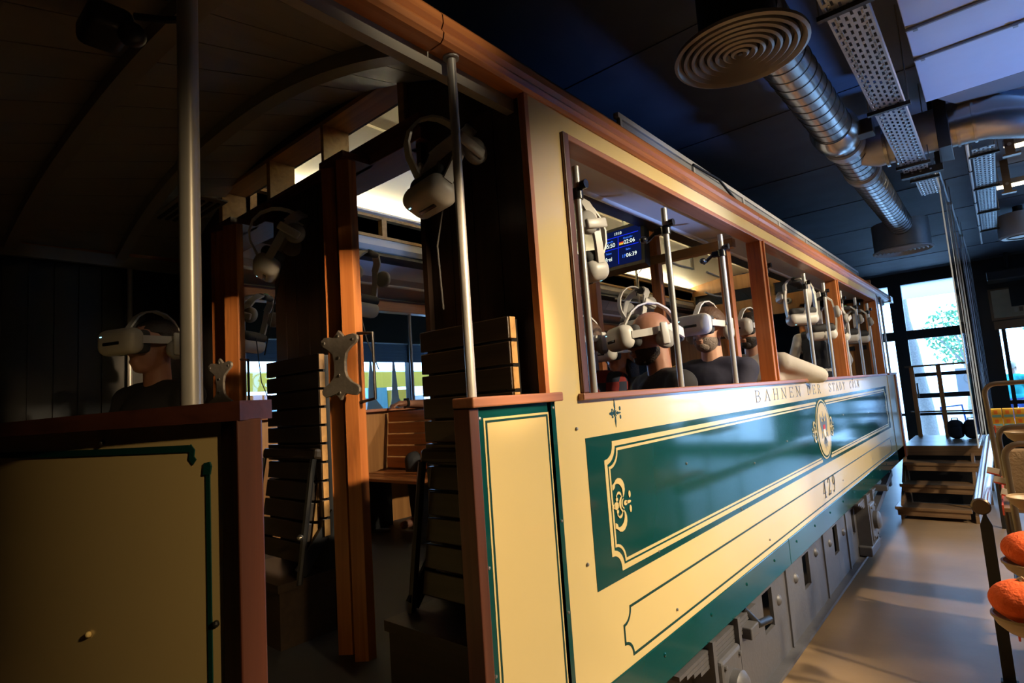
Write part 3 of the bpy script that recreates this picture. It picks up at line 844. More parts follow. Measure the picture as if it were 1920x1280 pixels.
# painted panel and lines
G = decal(MB(), [[(1.494, 1.008), (7.56, 1.008), (7.56, 1.467), (1.494, 1.467)]], SIDE, 0, .0015).build('green_panel', 'green', SB)
def notched(y0, y1, z0, z1, r):
    p = []
    p += arc((y0, z0), r, 90, 0)          # concave corners
    p += arc((y1, z0), r, 180, 90)
    p += arc((y1, z1), r, 270, 180)
    p += arc((y0, z1), r, 360, 270)
    out = []
    for a in range(4):
        seg = p[a * 9:(a + 1) * 9]
        out += seg
    return out
def notched_frame(y0, y1, z0, z1, r):
    """rectangle whose corners are cut by small inward arcs"""
    P = []
    for (cy, cz, a0) in ((y0, z0, 90), (y1, z0, 180), (y1, z1, 270), (y0, z1, 360)):
        P += arc((cy, cz), r, a0, a0 - 90, 7)
    return P
OV = (4.50, 1.246)
def gap(quads, cy, hw):
    """drop quads under the oval by splitting long runs"""
    out = []
    for q in quads:
        ys = [p[0] for p in q]
        if min(ys) < cy - hw and max(ys) > cy + hw:
            lo = [p for p in q]
            def lerp(a, b, y):
                t = (y - a[0]) / (b[0] - a[0]); return (y, a[1] + t * (b[1] - a[1]))
            A, B, C_, D = q
            if A[0] > B[0]: A, B, C_, D = B, A, D, C_
            out.append([A, lerp(A, B, cy - hw), lerp(D, C_, cy - hw), D])
            out.append([lerp(A, B, cy + hw), B, C_, lerp(D, C_, cy + hw)])
        else: out.append(q)
    return out
m = decal(MB(), gap(stroke(notched_frame(1.597, 7.46, 1.040, 1.435, .055), .017, True), 4.5, .13), SIDE, .0015, .0030)
m.build('cream_frame_line', 'cream', SB)
m = decal(MB(), gap(stroke(notched_frame(1.617, 7.44, 1.060, 1.415, .055), .009, True), 4.5, .16), SIDE, .0015, .0030)
m.build('cream_frame_line', 'cream', SB)
m = decal(MB(), stroke(notched_frame(1.628, 7.42, .765, .912, .046), .008, True), SIDE, 0, .0015)
m.build('green_frame_line', 'line', SB)
# oval crest
decal(MB(), [disc(OV, .205, .207, 40)], SIDE, .0030, .0045).build('oval_cream_rim', 'cream', SB)
decal(MB(), [disc(OV, .188, .196, 40)], SIDE, .0045, .0055).build('oval_green_ring', 'green', SB)
decal(MB(), [disc(OV, .172, .184, 40)], SIDE, .0055, .0068).build('oval_field', 'cream', SB)
def oy(p): return (OV[0] + p[0], OV[1] + p[1])
eg = MB()
for s in (-1, 1):
    P = [[(s * .008, .05), (s * .03, .075), (s * .05, .07), (s * .036, .09), (s * .015, .085), (s * .0, .06)],
         [(s * .02, .05), (s * .05, .055), (s * .085, .11), (s * .10, .07), (s * .095, .02), (s * .07, -.02), (s * .03, .0)],
         [(s * .07, -.02), (s * .09, -.06), (s * .06, -.05), (s * .045, -.03)],
         [(s * .012, -.05), (s * .06, -.10), (s * .035, -.10), (s * .045, -.13), (s * .02, -.115), (s * .0, -.07)]]
    decal(eg, [[oy(p) for p in q] for q in P], SIDE, .0068, .0078)
decal(eg, [disc(oy((0, 0)), .032, .075, 16), [oy((-.01, .09)), oy((.01, .09)), oy((.0, .125))], [oy((-.012, -.07)), oy((.012, -.07)), oy((0, -.15))]], SIDE, .0068, .0078)
eg.build('crest_eagle', 'lettering', SB)
decal(MB(), [[oy((-.03, .03)), oy((.03, .03)), oy((.03, 0)), oy((-.03, 0))]], SIDE, .0078, .0088).build('crest_shield_chief', 'red', SB)
decal(MB(), [[oy((-.03, 0)), oy((.03, 0)), oy((.026, -.04)), oy((0, -.06)), oy((-.026, -.04))]], SIDE, .0078, .0088).build('crest_shield', 'white_paint', SB)
def arabesque(c, s, fl, vert, tall):
    """scroll ornament: curls above and below a bud with a little flower"""
    q = []
    X = lambda u, v: (c[0] + fl * u * s, c[1] + v * s)
    def cr(cc, r, a0, a1, w):
        for poly in crescent(cc, r, a0, a1, w): q.append([X(*p) for p in poly])
    if tall:
        cr((-.20, .58), .46, -40, 165, .30); cr((-.2, .30), .22, 0, 170, .12)
        cr((-.20, -.58), .46, 40, -165, .30); cr((-.2, -.30), .22, 0, -170, .12)
    else:
        q.append([X(-.06, .35), X(.06, .35), X(.1, .6), X(0, 1.05), X(-.1, .6)])
        q.append([X(-.06, -.35), X(.06, -.35), X(.1, -.6), X(0, -1.05), X(-.1, -.6)])
    cr((.22, 0), .36, 110, 250, .17)
    cr((.25, 0), .22, 100, 260, .10)
    q.append([X(*p) for p in disc((.35, 0), .16, .12, 12)])
    q.append([X(*p) for p in disc((.62, .0), .22, .07, 12)])
    q.append([X(*p) for p in disc((.75, .32), .10, .16, 12)])
    q.append([X(*p) for p in disc((.75, -.32), .10, .16, 12)])
    q.append([X(*p) for p in disc((-.45, 0), .20, .17, 12)])
    q.append([X(*p) for p in disc((-.70, .0), .12, .10, 12)])
    q.append([X(*p) for p in disc((-.38, .26), .10, .09, 10)])
    q.append([X(*p) for p in disc((-.38, -.26), .10, .09, 10)])
    return q
decal(MB(), arabesque((1.685, 1.533), .045, 1, True, False), SIDE, 0, .0015).build('painted_ornament', 'line', SB)
decal(MB(), arabesque((1.672, 1.236), .074, 1, True, True), SIDE, .0030, .0042).build('painted_ornament', 'cream', SB)
decal(MB(), arabesque((4.245, 1.246), .062, -1, True, True), SIDE, .0030, .0042).build('painted_ornament', 'cream', SB)
decal(MB(), arabesque((4.755, 1.246), .062, 1, True, True), SIDE, .0030, .0042).build('painted_ornament', 'cream', SB)
decal(MB(), arabesque((7.40, 1.236), .066, -1, True, True), SIDE, .0030, .0042).build('painted_ornament', 'cream', SB)

# serif lettering drawn as strokes (unit box 0..1 wide, 0..1 high)
TH, TN = .16, .07
def sf(x, z, w=.34): return ([(x - w / 2, z), (x + w / 2, z)], TN)
GLY = {
 'B': [([(.22, 0), (.22, 1)], TH), ([(.1, .965), (.55, .965), (.72, .88), (.74, .75), (.66, .6), (.5, .53), (.22, .53)], TN), ([(.5, .53), (.74, .45), (.82, .28), (.74, .1), (.55, .035), (.1, .035)], TN), ([(.73, .84), (.73, .66)], TH * .8), ([(.80, .38), (.80, .18)], TH * .8)],
 'A': [([(.12, 0), (.5, 1)], TN), ([(.5, 1), (.85, 0)], TH), ([(.26, .33), (.72, .33)], TN), sf(.12, .03), sf(.85, .03)],
 'H': [([(.18, 0), (.18, 1)], TH), ([(.80, 0), (.80, 1)], TH), ([(.18, .5), (.8, .5)], TN), sf(.18, .03), sf(.8, .03), sf(.18, .97), sf(.8, .97)],
 'N': [([(.16, 0), (.16, 1)], TN), ([(.14, .98), (.82, .02)], TH), ([(.84, 0), (.84, 1)], TN), sf(.16, .03), sf(.16, .97), sf(.84, .97)],
 'E': [([(.22, 0), (.22, 1)], TH), ([(.1, .97), (.84, .97), (.84, .78)], TN), ([(.22, .52), (.62, .52)], TN), ([(.62, .62), (.62, .42)], TN), ([(.1, .03), (.86, .03), (.86, .24)], TN)],
 'D': [([(.22, 0), (.22, 1)], TH), ([(.1, .97), (.5, .97), (.74, .82), (.84, .5), (.74, .18), (.5, .03), (.1, .03)], TN), ([(.81, .7), (.82, .3)], TH)],
 'R': [([(.22, 0), (.22, 1)], TH), ([(.1, .97), (.55, .97), (.74, .86), (.76, .74), (.68, .58), (.5, .51), (.22, .51)], TN), ([(.74, .85), (.74, .62)], TH * .8), ([(.5, .51), (.84, .03), (.95, .03)], TH * .85), sf(.22, .03)],
 'S': [([(.78, .72), (.78, .95)], TN), ([(.78, .80), (.66, .95), (.42, .97), (.22, .86), (.2, .70), (.34, .58), (.62, .46), (.80, .32), (.78, .14), (.6, .03), (.36, .03), (.18, .2)], TN * 1.5), ([(.18, .05), (.18, .28)], TN)],
 'T': [([(.5, 0), (.5, 1)], TH), ([(.08, .76), (.08, .97), (.92, .97), (.92, .76)], TN), sf(.5, .03)],
 'C': [([(.84, .7), (.84, .97)], TN), ([(.84, .78), (.68, .95), (.46, .97), (.26, .82), (.18, .5), (.26, .18), (.46, .03), (.68, .05), (.86, .24)], TN), ([(.2, .72), (.2, .28)], TH)],
 'O': [([(.5, .97), (.26, .84), (.16, .5), (.26, .16), (.5, .03), (.74, .16), (.84, .5), (.74, .84), (.5, .97)], TN), ([(.18, .68), (.18, .32)], TH), ([(.82, .68), (.82, .32)], TH)],
 'L': [([(.24, 0), (.24, 1)], TH), ([(.1, .03), (.84, .03), (.86, .28)], TN), sf(.24, .97)],
 '4': [([(.66, 0), (.66, 1)], TH), ([(.66, .98), (.1, .3), (.9, .3)], TN), sf(.66, .03, .5)],
 '2': [([(.18, .72), (.2, .86), (.36, .97), (.6, .96), (.78, .82), (.78, .64), (.6, .44), (.3, .2), (.12, .03)], TN * 1.5), ([(.12, .05), (.8, .05), (.88, .22)], TH * .8)],
 '9': [([(.5, .97), (.26, .86), (.2, .66), (.3, .48), (.5, .42), (.7, .52), (.8, .72), (.7, .9), (.5, .97)], TN), ([(.8, .74), (.78, .4), (.6, .12), (.36, .02), (.2, .1)], TN * 1.4), ([(.22, .78), (.22, .58)], TH * .9), ([(.79, .82), (.79, .5)], TH * .9)],
}
def word(txt, y0, y1, z0, z1, umlaut, mat, d0):
    n = len(txt); pitch = (y1 - y0) / (n - .25)
    lw = pitch * .66; h = z1 - z0
    for i, ch in enumerate(txt):
        q = []
        for pts, th in GLY[ch]:
            P = [(y0 + i * pitch + u * lw, z0 + v * h) for u, v in pts]
            q += stroke(P, th * min(lw, h * .75) * .92)
        if umlaut == i:
            for du_ in (.3, .7): q.append(disc((y0 + i * pitch + du_ * lw, z1 + h * .18), h * .10, h * .10, 8))
        decal(MB(), q, SIDE, d0, d0 + .0015).build('painted_character', mat, SB)
for txt, a, b_, um in (('BAHNEN', 3.12, 4.04, None), ('DER', 4.19, 4.58, None), ('STADT', 4.82, 5.42, None), ('COLN', 5.60, 6.04, 1)):
    word(txt, a, b_, 1.497, 1.562, um, 'lettering', 0)
word('429', 4.28, 4.66, .797, .915, None, 'number', .0015)
for i, (y, z) in enumerate([(1.45, 1.5), (1.45, 1.1), (2.2, 1.30), (3.0, 1.2), (2.75, 1.02), (3.6, 1.25), (5.2, 1.3), (6.3, 1.25), (2.0, .80), (3.1, .80), (4.9, .83), (6.2, .83), (1.9, 1.03)]):
    MB().lathe([(.006, 0), (.0045, .003), (.0001, .004)], (.002, y, min(z, 1.57)), 'X', 8).build('screw_head', 'steel', SB)
# plinth
sk_ = MB().box(-.03, .004, .3, 3.4, .60, .736).build('green_skirt', 'green', T, bevel=.003)
sk2 = MB().box(-.03, .004, 3.404, 8.45, .60, .736).build('green_skirt', 'green', T, bevel=.003)
for i in range(16):
    MB().lathe([(.008, 0), (.006, .004), (.0001, .005)], (.004, 1.45 + i * .42, .69), 'X', 8).build('skirt_bolt', 'green', sk_ if i < 5 else sk2)
MB().box(-2.704, -2.67, .3, 8.45, .60, .736).build('green_skirt', 'green', T)
# window surrounds and posts
WIN = [(1.50, 3.50), (3.56, 5.54), (5.60, 7.60)]
for fl in (0, 1):
    f_ = (lambda mm: mm) if fl == 0 else mirror
    f_(MB().box(-.11, .022, 1.475, 7.66, 1.585, 1.606)).build('window_sill_trim', 'red_y', T, bevel=.004)
    f_(MB().box(-.07, .010, 1.495, 7.62, 2.440, 2.462)).build('window_head_trim', 'red_y', T, bevel=.003)
    if fl: f_(MB().box(-.115, -.03, Y0, Y1, 2.36, 2.440)).build('window_head_rail', 'wood_y', T, bevel=.003)
    f_(MB().box(-.03, .012, 1.492, 1.525, 1.606, 2.462)).build('window_jamb', 'red_z', T, bevel=.004)
    f_(MB().box(-.075, -.03, 1.492, 1.515, 1.606, 2.462)).build('window_jamb', 'wood_z', T, bevel=.003)
    for y in (3.53, 5.57):
        f_(MB().box(-.078, .006, y - .022, y + .012, 1.606, 2.445)).build('window_post', 'wood_z', T, bevel=.004)
        f_(MB().box(-.03, .016, y + .014, y + .034, 1.606, 2.445)).build('window_post', 'wood_z', T, bevel=.004)
    f_(MB().box(-.11, .012, 7.585, 7.61, 1.606, 2.462)).build('window_jamb', 'wood_z', T, bevel=.003)
    f_(MB().box(-.02, .004, Y0 - .012, Y0 + .006, .74, 2.53)).build('corner_bead', 'wood_z', T)
# window bars with clamps
def bar_pole(y, zc, big):
    for fl in (0, 1):
        x = -.05 if fl == 0 else -2.65
        p = MB().cyl((x, y, 1.60), (x, y, 2.40), .0135, n=14).build('window_bar', 'pole', T, smooth=True)
        if fl == 0:
            c = MB().lathe([(.0145, -.02), (.021, -.018), (.021, .018), (.0145, .02)], (x, y, zc), 'Z', 14)
            c.box(x - .05, x - .012, y - .012, y + .012, zc - .014, zc + .014)
            c.lathe([(.0001, 0), (.016, 0), (.016, .02), (.0001, .02)], (x + .02, y, zc + .028), 'X', 10)
            if big:
                c.tube([(x - .05, y, zc), (x - .085, y - .01, zc - .03), (x - .09, y - .03, zc - .04)], .009, 8)
                c.ell((x - .09, y - .04, zc - .03), (.018, .022, .016), 10, 6)
            c.build('clamp', 'black_gloss', p, smooth=True)
for y, zc, b_ in ((1.645, 2.30, 1), (2.34, 2.30, 1), (3.01, 2.30, 1), (3.745, 2.30, 0), (4.70, 2.30, 0), (5.33, 2.30, 0), (6.0, 2.30, 0), (6.7, 2.30, 0), (7.4, 2.30, 0)):
    bar_pole(y, zc, b_)

# cornice and roof
CP = [(-.06, 2.528), (.006, 2.528), (.016, 2.536), (.020, 2.552), (.012, 2.564), (.020, 2.578), (.018, 2.602), (.008, 2.616), (-.06, 2.622)]
for (a, b_) in ((-.5, .968), (.972, 3.498), (3.502, 5.70), (5.704, 8.75)):
    m = MB().prism(CP, lambda u, v, d: (u, d, v), a, b_)
    m.build('cornice_moulding', 'wood_y', T)
mirror(MB().prism(CP, lambda u, v, d: (u, d, v), -.5, 8.75)).build('cornice_moulding', 'wood_y', T)
MB().box(-.10, .03, 8.75, 8.95, 2.52, 2.60).build('cornice_end_cap', 'cream', T)

def rise(y):
    if y > 5: y = 9.07 - y
    return max(.012, .12 + .30 * (y - .5))
def cz(x, y):
    u = abs((x - XC) / (TW / 2))
    return 2.545 + rise(y) * (1 - min(1, u) ** 2.3)
def strip(xa, xb, ys, dz, th):
    m = MB(); vs = []
    xs = [xa, (xa + xb) / 2, xb]
    for lay in (0, th):
        for y in ys:
            for x in xs: vs.append((x, y, cz(x, y) + dz + lay))
    n = len(ys); k = 3; fs_ = []
    for i in range(n - 1):
        for j in range(2):
            a = i * k + j
            fs_.append((a, a + 1, a + k + 1, a + k)); b0 = n * k
            fs_.append((b0 + a + k, b0 + a + k + 1, b0 + a + 1, b0 + a))
    b0 = n * k
    for i in range(n - 1):
        fs_.append((i * k, (i + 1) * k, b0 + (i + 1) * k, b0 + i * k)); fs_.append((i * k + 2 + k, i * k + 2, b0 + i * k + 2, b0 + i * k + 2 + k))
    return m.add(vs, fs_)
for nm, ys in (('near', [-.5, -.1, .2, .5, .8, 1.05, 1.318]), ('far', [7.75, 8.0, 8.35, 8.75])):
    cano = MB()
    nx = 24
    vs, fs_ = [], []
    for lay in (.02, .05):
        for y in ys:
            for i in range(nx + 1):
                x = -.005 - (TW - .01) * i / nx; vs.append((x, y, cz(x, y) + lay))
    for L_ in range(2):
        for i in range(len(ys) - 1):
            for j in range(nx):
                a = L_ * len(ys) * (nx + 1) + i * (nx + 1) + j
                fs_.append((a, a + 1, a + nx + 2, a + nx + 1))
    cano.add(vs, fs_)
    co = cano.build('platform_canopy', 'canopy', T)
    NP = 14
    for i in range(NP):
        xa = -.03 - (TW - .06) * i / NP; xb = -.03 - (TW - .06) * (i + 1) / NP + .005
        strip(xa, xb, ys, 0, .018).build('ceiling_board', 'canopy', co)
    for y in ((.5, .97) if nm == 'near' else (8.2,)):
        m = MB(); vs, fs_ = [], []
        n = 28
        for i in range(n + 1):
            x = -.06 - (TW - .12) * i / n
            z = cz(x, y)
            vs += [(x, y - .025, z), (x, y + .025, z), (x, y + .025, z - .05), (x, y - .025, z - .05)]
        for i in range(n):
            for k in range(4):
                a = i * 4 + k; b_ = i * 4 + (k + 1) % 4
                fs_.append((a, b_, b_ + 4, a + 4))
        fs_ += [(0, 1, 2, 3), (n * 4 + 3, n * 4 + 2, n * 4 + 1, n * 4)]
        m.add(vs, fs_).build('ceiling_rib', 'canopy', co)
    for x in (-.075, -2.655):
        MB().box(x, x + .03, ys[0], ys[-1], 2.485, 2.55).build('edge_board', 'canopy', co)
    if nm == 'near':
        lv = MB().box(-2.25, -1.80, 1.00, 1.20, 2.672, 2.680).build('louvre_plate', 'canopy', co)
        for k in range(5):
            MB().box(-2.22, -1.84, 1.02 + k * .036, 1.036 + k * .036, 2.664, 2.673).build('louvre_slot', 'black', co)
# main roof: soffits, clerestory, upper ceiling
for fl in (0, 1):
    f_ = (lambda mm: mm) if fl == 0 else mirror
    ys = [Y0 + .02, 3.42, 5.55, Y1]
    for k in range(3):
        a, b_ = ys[k] + .003, ys[k + 1] - .003
        f_(MB().prism([(-.02, 2.478), (-.30, 2.505), (-.40, 2.545), (-.52, 2.70), (-.52, 2.715), (-.39, 2.56), (-.295, 2.52), (-.02, 2.493)], lambda u, v, d: (u, d, v), a, b_)).build('soffit_panel', 'ceil_white', T)
    f_(MB().tube([(-.315, Y0 + .02, 2.512), (-.315, Y1, 2.512)], .016, 10)).build('cove_moulding', 'ceil_white', T, smooth=True)
    f_(MB().prism([(-.49, 2.685), (-.535, 2.69), (-.56, 2.72), (-.545, 2.775), (-.50, 2.775)], lambda u, v, d: (u, d, v), Y0 + .15, Y1)).build('ledge_moulding', 'ceil_cream', T)
    f_(MB().box(-.56, -.50, Y0 + .15, Y1, 2.775, 2.795)).build('clerestory_rail', 'golden_x', T)
    f_(MB().box(-.56, -.50, Y0 + .15, Y1, 2.915, 2.935)).build('clerestory_rail', 'golden_x', T)
    y = Y0 + .15
    while y < Y1 - .1:
        f_(MB().box(-.56, -.50, y, y + .04, 2.795, 2.915)).build('clerestory_post', 'golden_x', T)
        f_(MB().box(-.515, -.505, y + .04, y + .92, 2.795, 2.915)).build('clerestory_pane', 'pane_black', T)
        y += .92
    f_(MB().box(-.60, -.50, Y0 + .15, Y1, 2.935, 2.945)).build('cove_ledge', 'ceil_cream', T)
    f_(MB().box(-.545, -.525, Y0 + .2, Y1 - .1, 2.945, 2.953)).build('cove_light', 'cove', T)
    f_(MB().box(-.62, -.14, Y0 - .0, Y1, 2.63, 2.64)).build('roof_deck', 'black', T)
    f_(MB().box(-.515, -.50, Y0, Y1, 2.63, 3.10)).build('clerestory_outer_wall', 'black', T)
    # low grey board along the roof edge
    g = f_(MB().box(-.21, -.202, 2.28, 8.1, 2.63, 2.86)).build('roof_edge_board', 'grey_fascia', T)
    f_(MB().box(-.218, -.192, 2.27, 8.11, 2.86, 2.885)).build('board_cap', 'cap_white', g)
    for k in range(8):
        yy = 2.29 + k * .828
        f_(MB().box(-.202, -.190, yy - .010, yy + .010, 2.62, 2.86)).build('board_post', 'cap_white', g)
m = MB(); vs, fs_ = [], []
n = 20
for lay in (0, .02):
    for y in (Y0 + .14, Y1):
        for i in range(n + 1):
            x = -.50 - 1.70 * i / n; u = (x - XC) / .85
            vs.append((x, y, 2.985 + .085 * (1 - u * u) + lay))
for L_ in range(2):
    for i in range(n):
        a = L_ * 2 * (n + 1) + i
        fs_.append((a, a + 1, a + n + 2, a + n + 1))
m.add(vs, fs_).build('upper_ceiling', 'ceil_cream', T)
MB().box(-2.22, -.48, Y0, Y1, 3.10, 3.12).build('roof_lid', 'black', T)
MB().box(-1.38, -1.32, 1.6, 7.7, 3.055, 3.07).build('ceiling_batten', 'ceil_cream', T)
cb_ = MB().tube([(-.14, 2.05, 2.63), (-.12, 2.1, 2.66), (-.10, 1.85, 2.70), (-.08, 1.6, 2.66), (-.04, 1.5, 2.63)], .010, 8).build('roof_cable', 'black', T)
MB().tube([(-.15, 3.0, 2.82), (-.12, 3.3, 2.80), (-.10, 3.55, 2.70), (-.09, 3.75, 2.66)], .008, 8).build('roof_cable', 'black', T)

# bulkheads
def board_row(x0, x1, y, th, z0, z1, par, mat='dark_z', w=.11):
    n = max(1, round((x1 - x0) / w)); ww = (x1 - x0) / n
    for i in range(n): MB().box(x0 + i * ww + .0015, x0 + (i + 1) * ww - .0015, y, y + th, z0, z1).build('board', mat, par)
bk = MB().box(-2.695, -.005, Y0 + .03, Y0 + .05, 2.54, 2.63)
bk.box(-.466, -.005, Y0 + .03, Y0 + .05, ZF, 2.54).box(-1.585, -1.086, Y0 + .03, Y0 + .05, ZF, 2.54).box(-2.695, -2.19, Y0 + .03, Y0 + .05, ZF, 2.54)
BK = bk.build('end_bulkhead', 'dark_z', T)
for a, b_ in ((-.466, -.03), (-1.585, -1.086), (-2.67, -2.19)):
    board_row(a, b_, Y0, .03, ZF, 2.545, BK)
for x0, x1 in ((-.890, -.845), (-.790, -.750), (-1.912, -1.812), (-1.770, -1.695)):
    # free-standing door posts, front face splayed toward the entry
    MB().prism([(x0, 1.163), (x0 + .004, 1.160), (x1, 1.190), (x1, 1.222), (x0, 1.222)], lambda u, v, d: (u, v, d), ZF, 2.535).build('door_post', 'wood_z', BK)
for a, b_ in ((-.845, -.790), (-1.812, -1.770)):
    MB().box(a, b_, 1.205, 1.222, ZF, 2.535).build('post_groove', 'black', BK)
for a, b_ in ((-.90, -.740), (-1.92, -1.685)):
    MB().box(a, b_, 1.160, Y0 - .02, 2.535, 2.56).build('post_head_block', 'red_x', BK)
MB().box(-.489, -.466, Y0 - .02, Y0 + .05, ZF, 2.54).build('door_jamb', 'dark_z', BK)
for a, b_ in ((-1.086, -.44), (-2.19, -1.585)):
    MB().box(a, b_, Y0 - .04, Y0 + .11, 2.535, 2.575).build('door_head', 'red_x', BK, bevel=.003)
    MB().box(a, b_, Y0 - .045, Y0 + .0, 2.575, 2.63).build('door_head', 'red_x', BK, bevel=.003)
# transom lights above the doors, deep reveals
MB().box(-2.2, -.50, Y0 - .025, Y0 + .11, 2.63, 2.645).build('transom_sill', 'red_x', BK, bevel=.003)
for a, b_ in ((-2.15, -2.105), (-1.60, -1.566), (-1.11, -1.09), (-.58, -.545)):
    MB().box(a, b_, Y0 - .02, Y0 + .11, 2.645, 2.84).build('transom_mullion', 'golden_x', BK, bevel=.002)
MB().box(-2.15, -.545, Y0 - .015, Y0 + .11, 2.84, 2.86).build('transom_head', 'golden_x', BK)
top = [(-2.20, 2.855), (-.50, 2.855)] + [(-.50 - 1.7 * i / 16, 2.885 + .10 * (1 - ((i / 8) - 1) ** 2)) for i in range(17)]
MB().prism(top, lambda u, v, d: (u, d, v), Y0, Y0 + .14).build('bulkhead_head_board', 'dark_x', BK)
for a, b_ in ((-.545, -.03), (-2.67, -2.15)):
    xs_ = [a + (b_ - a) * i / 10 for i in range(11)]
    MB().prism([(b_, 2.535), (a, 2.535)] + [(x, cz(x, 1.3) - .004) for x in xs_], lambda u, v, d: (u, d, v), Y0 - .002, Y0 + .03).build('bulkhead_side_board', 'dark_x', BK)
# pressed metal grip plates on the door posts
gp = [(-.0, .150), (.012, .135), (.026, .118), (.05, .124), (.074, .125), (.090, .113), (.092, .096), (.080, .080), (.055, .062), (.035, .040), (.027, .0), (.027, -.045), (.033, -.070), (.055, -.095), (.082, -.112), (.094, -.128), (.092, -.146), (.076, -.160), (.05, -.155), (.026, -.148), (.012, -.160), (.0, -.178)]
gp = gp + [(-u, v) for u, v in reversed(gp[1:-1])]
for cx in (-.775, -1.775):
    g = MB().prism([(cx + u * 1.0, 1.777 + v * .76) for u, v in gp], lambda u, v, d, cx=cx: (u, d + (u - cx) * .16, v), 1.135, 1.146).build('grip_plate', 'plate', BK, bevel=.002)
for cx in (-.775, -1.775):
    for du_, dv in ((0, .12), (0, .02), (0, -.06), (0, -.14), (.09, .095), (-.09, .095)):
        MB().lathe([(.006, 0), (.005, -.003), (.0001, -.004)], (cx + du_ * .78, 1.135 + du_ * .14, 1.777 + dv * .78), 'Y', 8).build('rivet', 'steel', BK)
for cx in (-.66, -1.62):
    MB().tube([(cx - .09, 1.20, 1.63), (cx, 1.20, 1.64), (cx, 1.20, 1.87), (cx - .09, 1.20, 1.88)], .006, 8).build('pull_bar', 'black', BK)
# far bulkhead
fb = MB().box(-.80, -.03, Y1 - .05, Y1, ZF, 2.54).box(-2.67, -1.75, Y1 - .05, Y1, ZF, 2.54).box(-2.67, -.03, Y1 - .05, Y1, 2.46, 2.70)
fb.box(-2.16, -.54, Y1 - .05, Y1, 2.86, 3.05)
FB = fb.build('far_bulkhead', 'ply_y', T)
for x in (-.80, -1.75): MB().box(x - .03, x + .03, Y1 - .09, Y1 + .03, ZF, 2.5).build('door_post', 'wood_z', FB)
for x in (-2.16, -1.6, -1.1, -.54): MB().box(x - .02, x + .02, Y1 - .06, Y1, 2.70, 2.86).build('transom_mullion', 'golden_x', FB)
MB().box(-.72, -.14, Y1 - .06, Y1 - .05, 1.98, 2.02).build('plywood_seam', 'dark_x', FB)
for i in range(5): MB().box(-.70 + i * .12, -.63 + i * .12, Y1 - .062, Y1 - .05, 1.90, 1.95).build('vent_slot', 'black', FB)
# intermediate partition frame
PF = MB().box(-2.60, -.12, 3.40, 3.46, 2.415, 2.47).build('partition_beam', 'golden_x', T, bevel=.003)
for a, b_ in ((-.215, -.155), (-.66, -.60), (-1.14, -1.08), (-1.62, -1.56), (-2.12, -2.06), (-2.60, -2.54)):
    MB().box(a, b_, 3.40, 3.46, ZF, 2.415).build('partition_post', 'wood_z', PF, bevel=.003)
for a, b_ in ((-.66, -.60), (-2.12, -2.06)):
    MB().box(a, b_, 3.40, 3.46, 2.47, 2.72).build('partition_post', 'wood_z', PF, bevel=.003)
# ceiling stanchions
for i, (x, y) in enumerate(((-1.14, 4.0), (-.80, 4.45), (-.78, 5.2), (-1.9, 4.4), (-1.9, 5.6), (-1.2, 6.2))):
    s = MB().cyl((x, y, 2.55), (x, y, 3.04), .014, n=10).build('ceiling_stanchion', 'pole', T, smooth=True)
    MB().box(x - .06, x + .06, y - .03, y + .03, 3.03, 3.05).build('mounting_block', 'red_x', s)
    MB().tube([(x, y, 2.56), (x, y - .25, 2.55), (x, y - .5, 2.56)], .010, 8).build('grab_rail', 'pole', s)
MB().cyl((-.20, 4.1, 2.10), (-.20, 4.1, 2.60), .002, n=6).build('bell_cord', 'pole', T)

# floor, side panelling inside, benches
MB().box(-2.68, -.02, .42, 8.4, .70, ZF).build('tram_floor', 'tram_floor', T)
for fl in (0, 1):
    f_ = (lambda mm: mm) if fl == 0 else mirror
    for k, (a, b_) in enumerate(((1.40, 3.38), (3.48, 5.55), (5.57, 7.68))):
        f_(MB().box(-.05, -.031, a, b_, ZF, 1.585)).build('inner_panel', 'ply_y', T)
def bench(xa, xb, y, facing=-1):
    b = MB().box(xa, xb, y - .20, y + .02, 1.10, 1.125).build('bench', 'ply_y', T)
    for i in range(5):
        z = 1.16 + i * .085
        MB().box(xa, xb, y + .03 + .008 * i, y + .05 + .008 * i, z, z + .076).build('back_slat', 'wood_x', b, bevel=.003)
    for i in range(4): MB().box(xa, xb, y - .36 + i * .1, y - .27 + i * .1, 1.125, 1.145).build('seat_slat', 'wood_x', b, bevel=.003)
    for x in (xa + .05, xb - .08): MB().box(x, x + .03, y - .3, y + .0, ZF, 1.1).build('bench_leg', 'black', b)
for y in (2.66, 3.33, 4.18, 4.95, 6.0):
    bench(-1.0, -.09, y)
    bench(-2.61, -1.8, y)

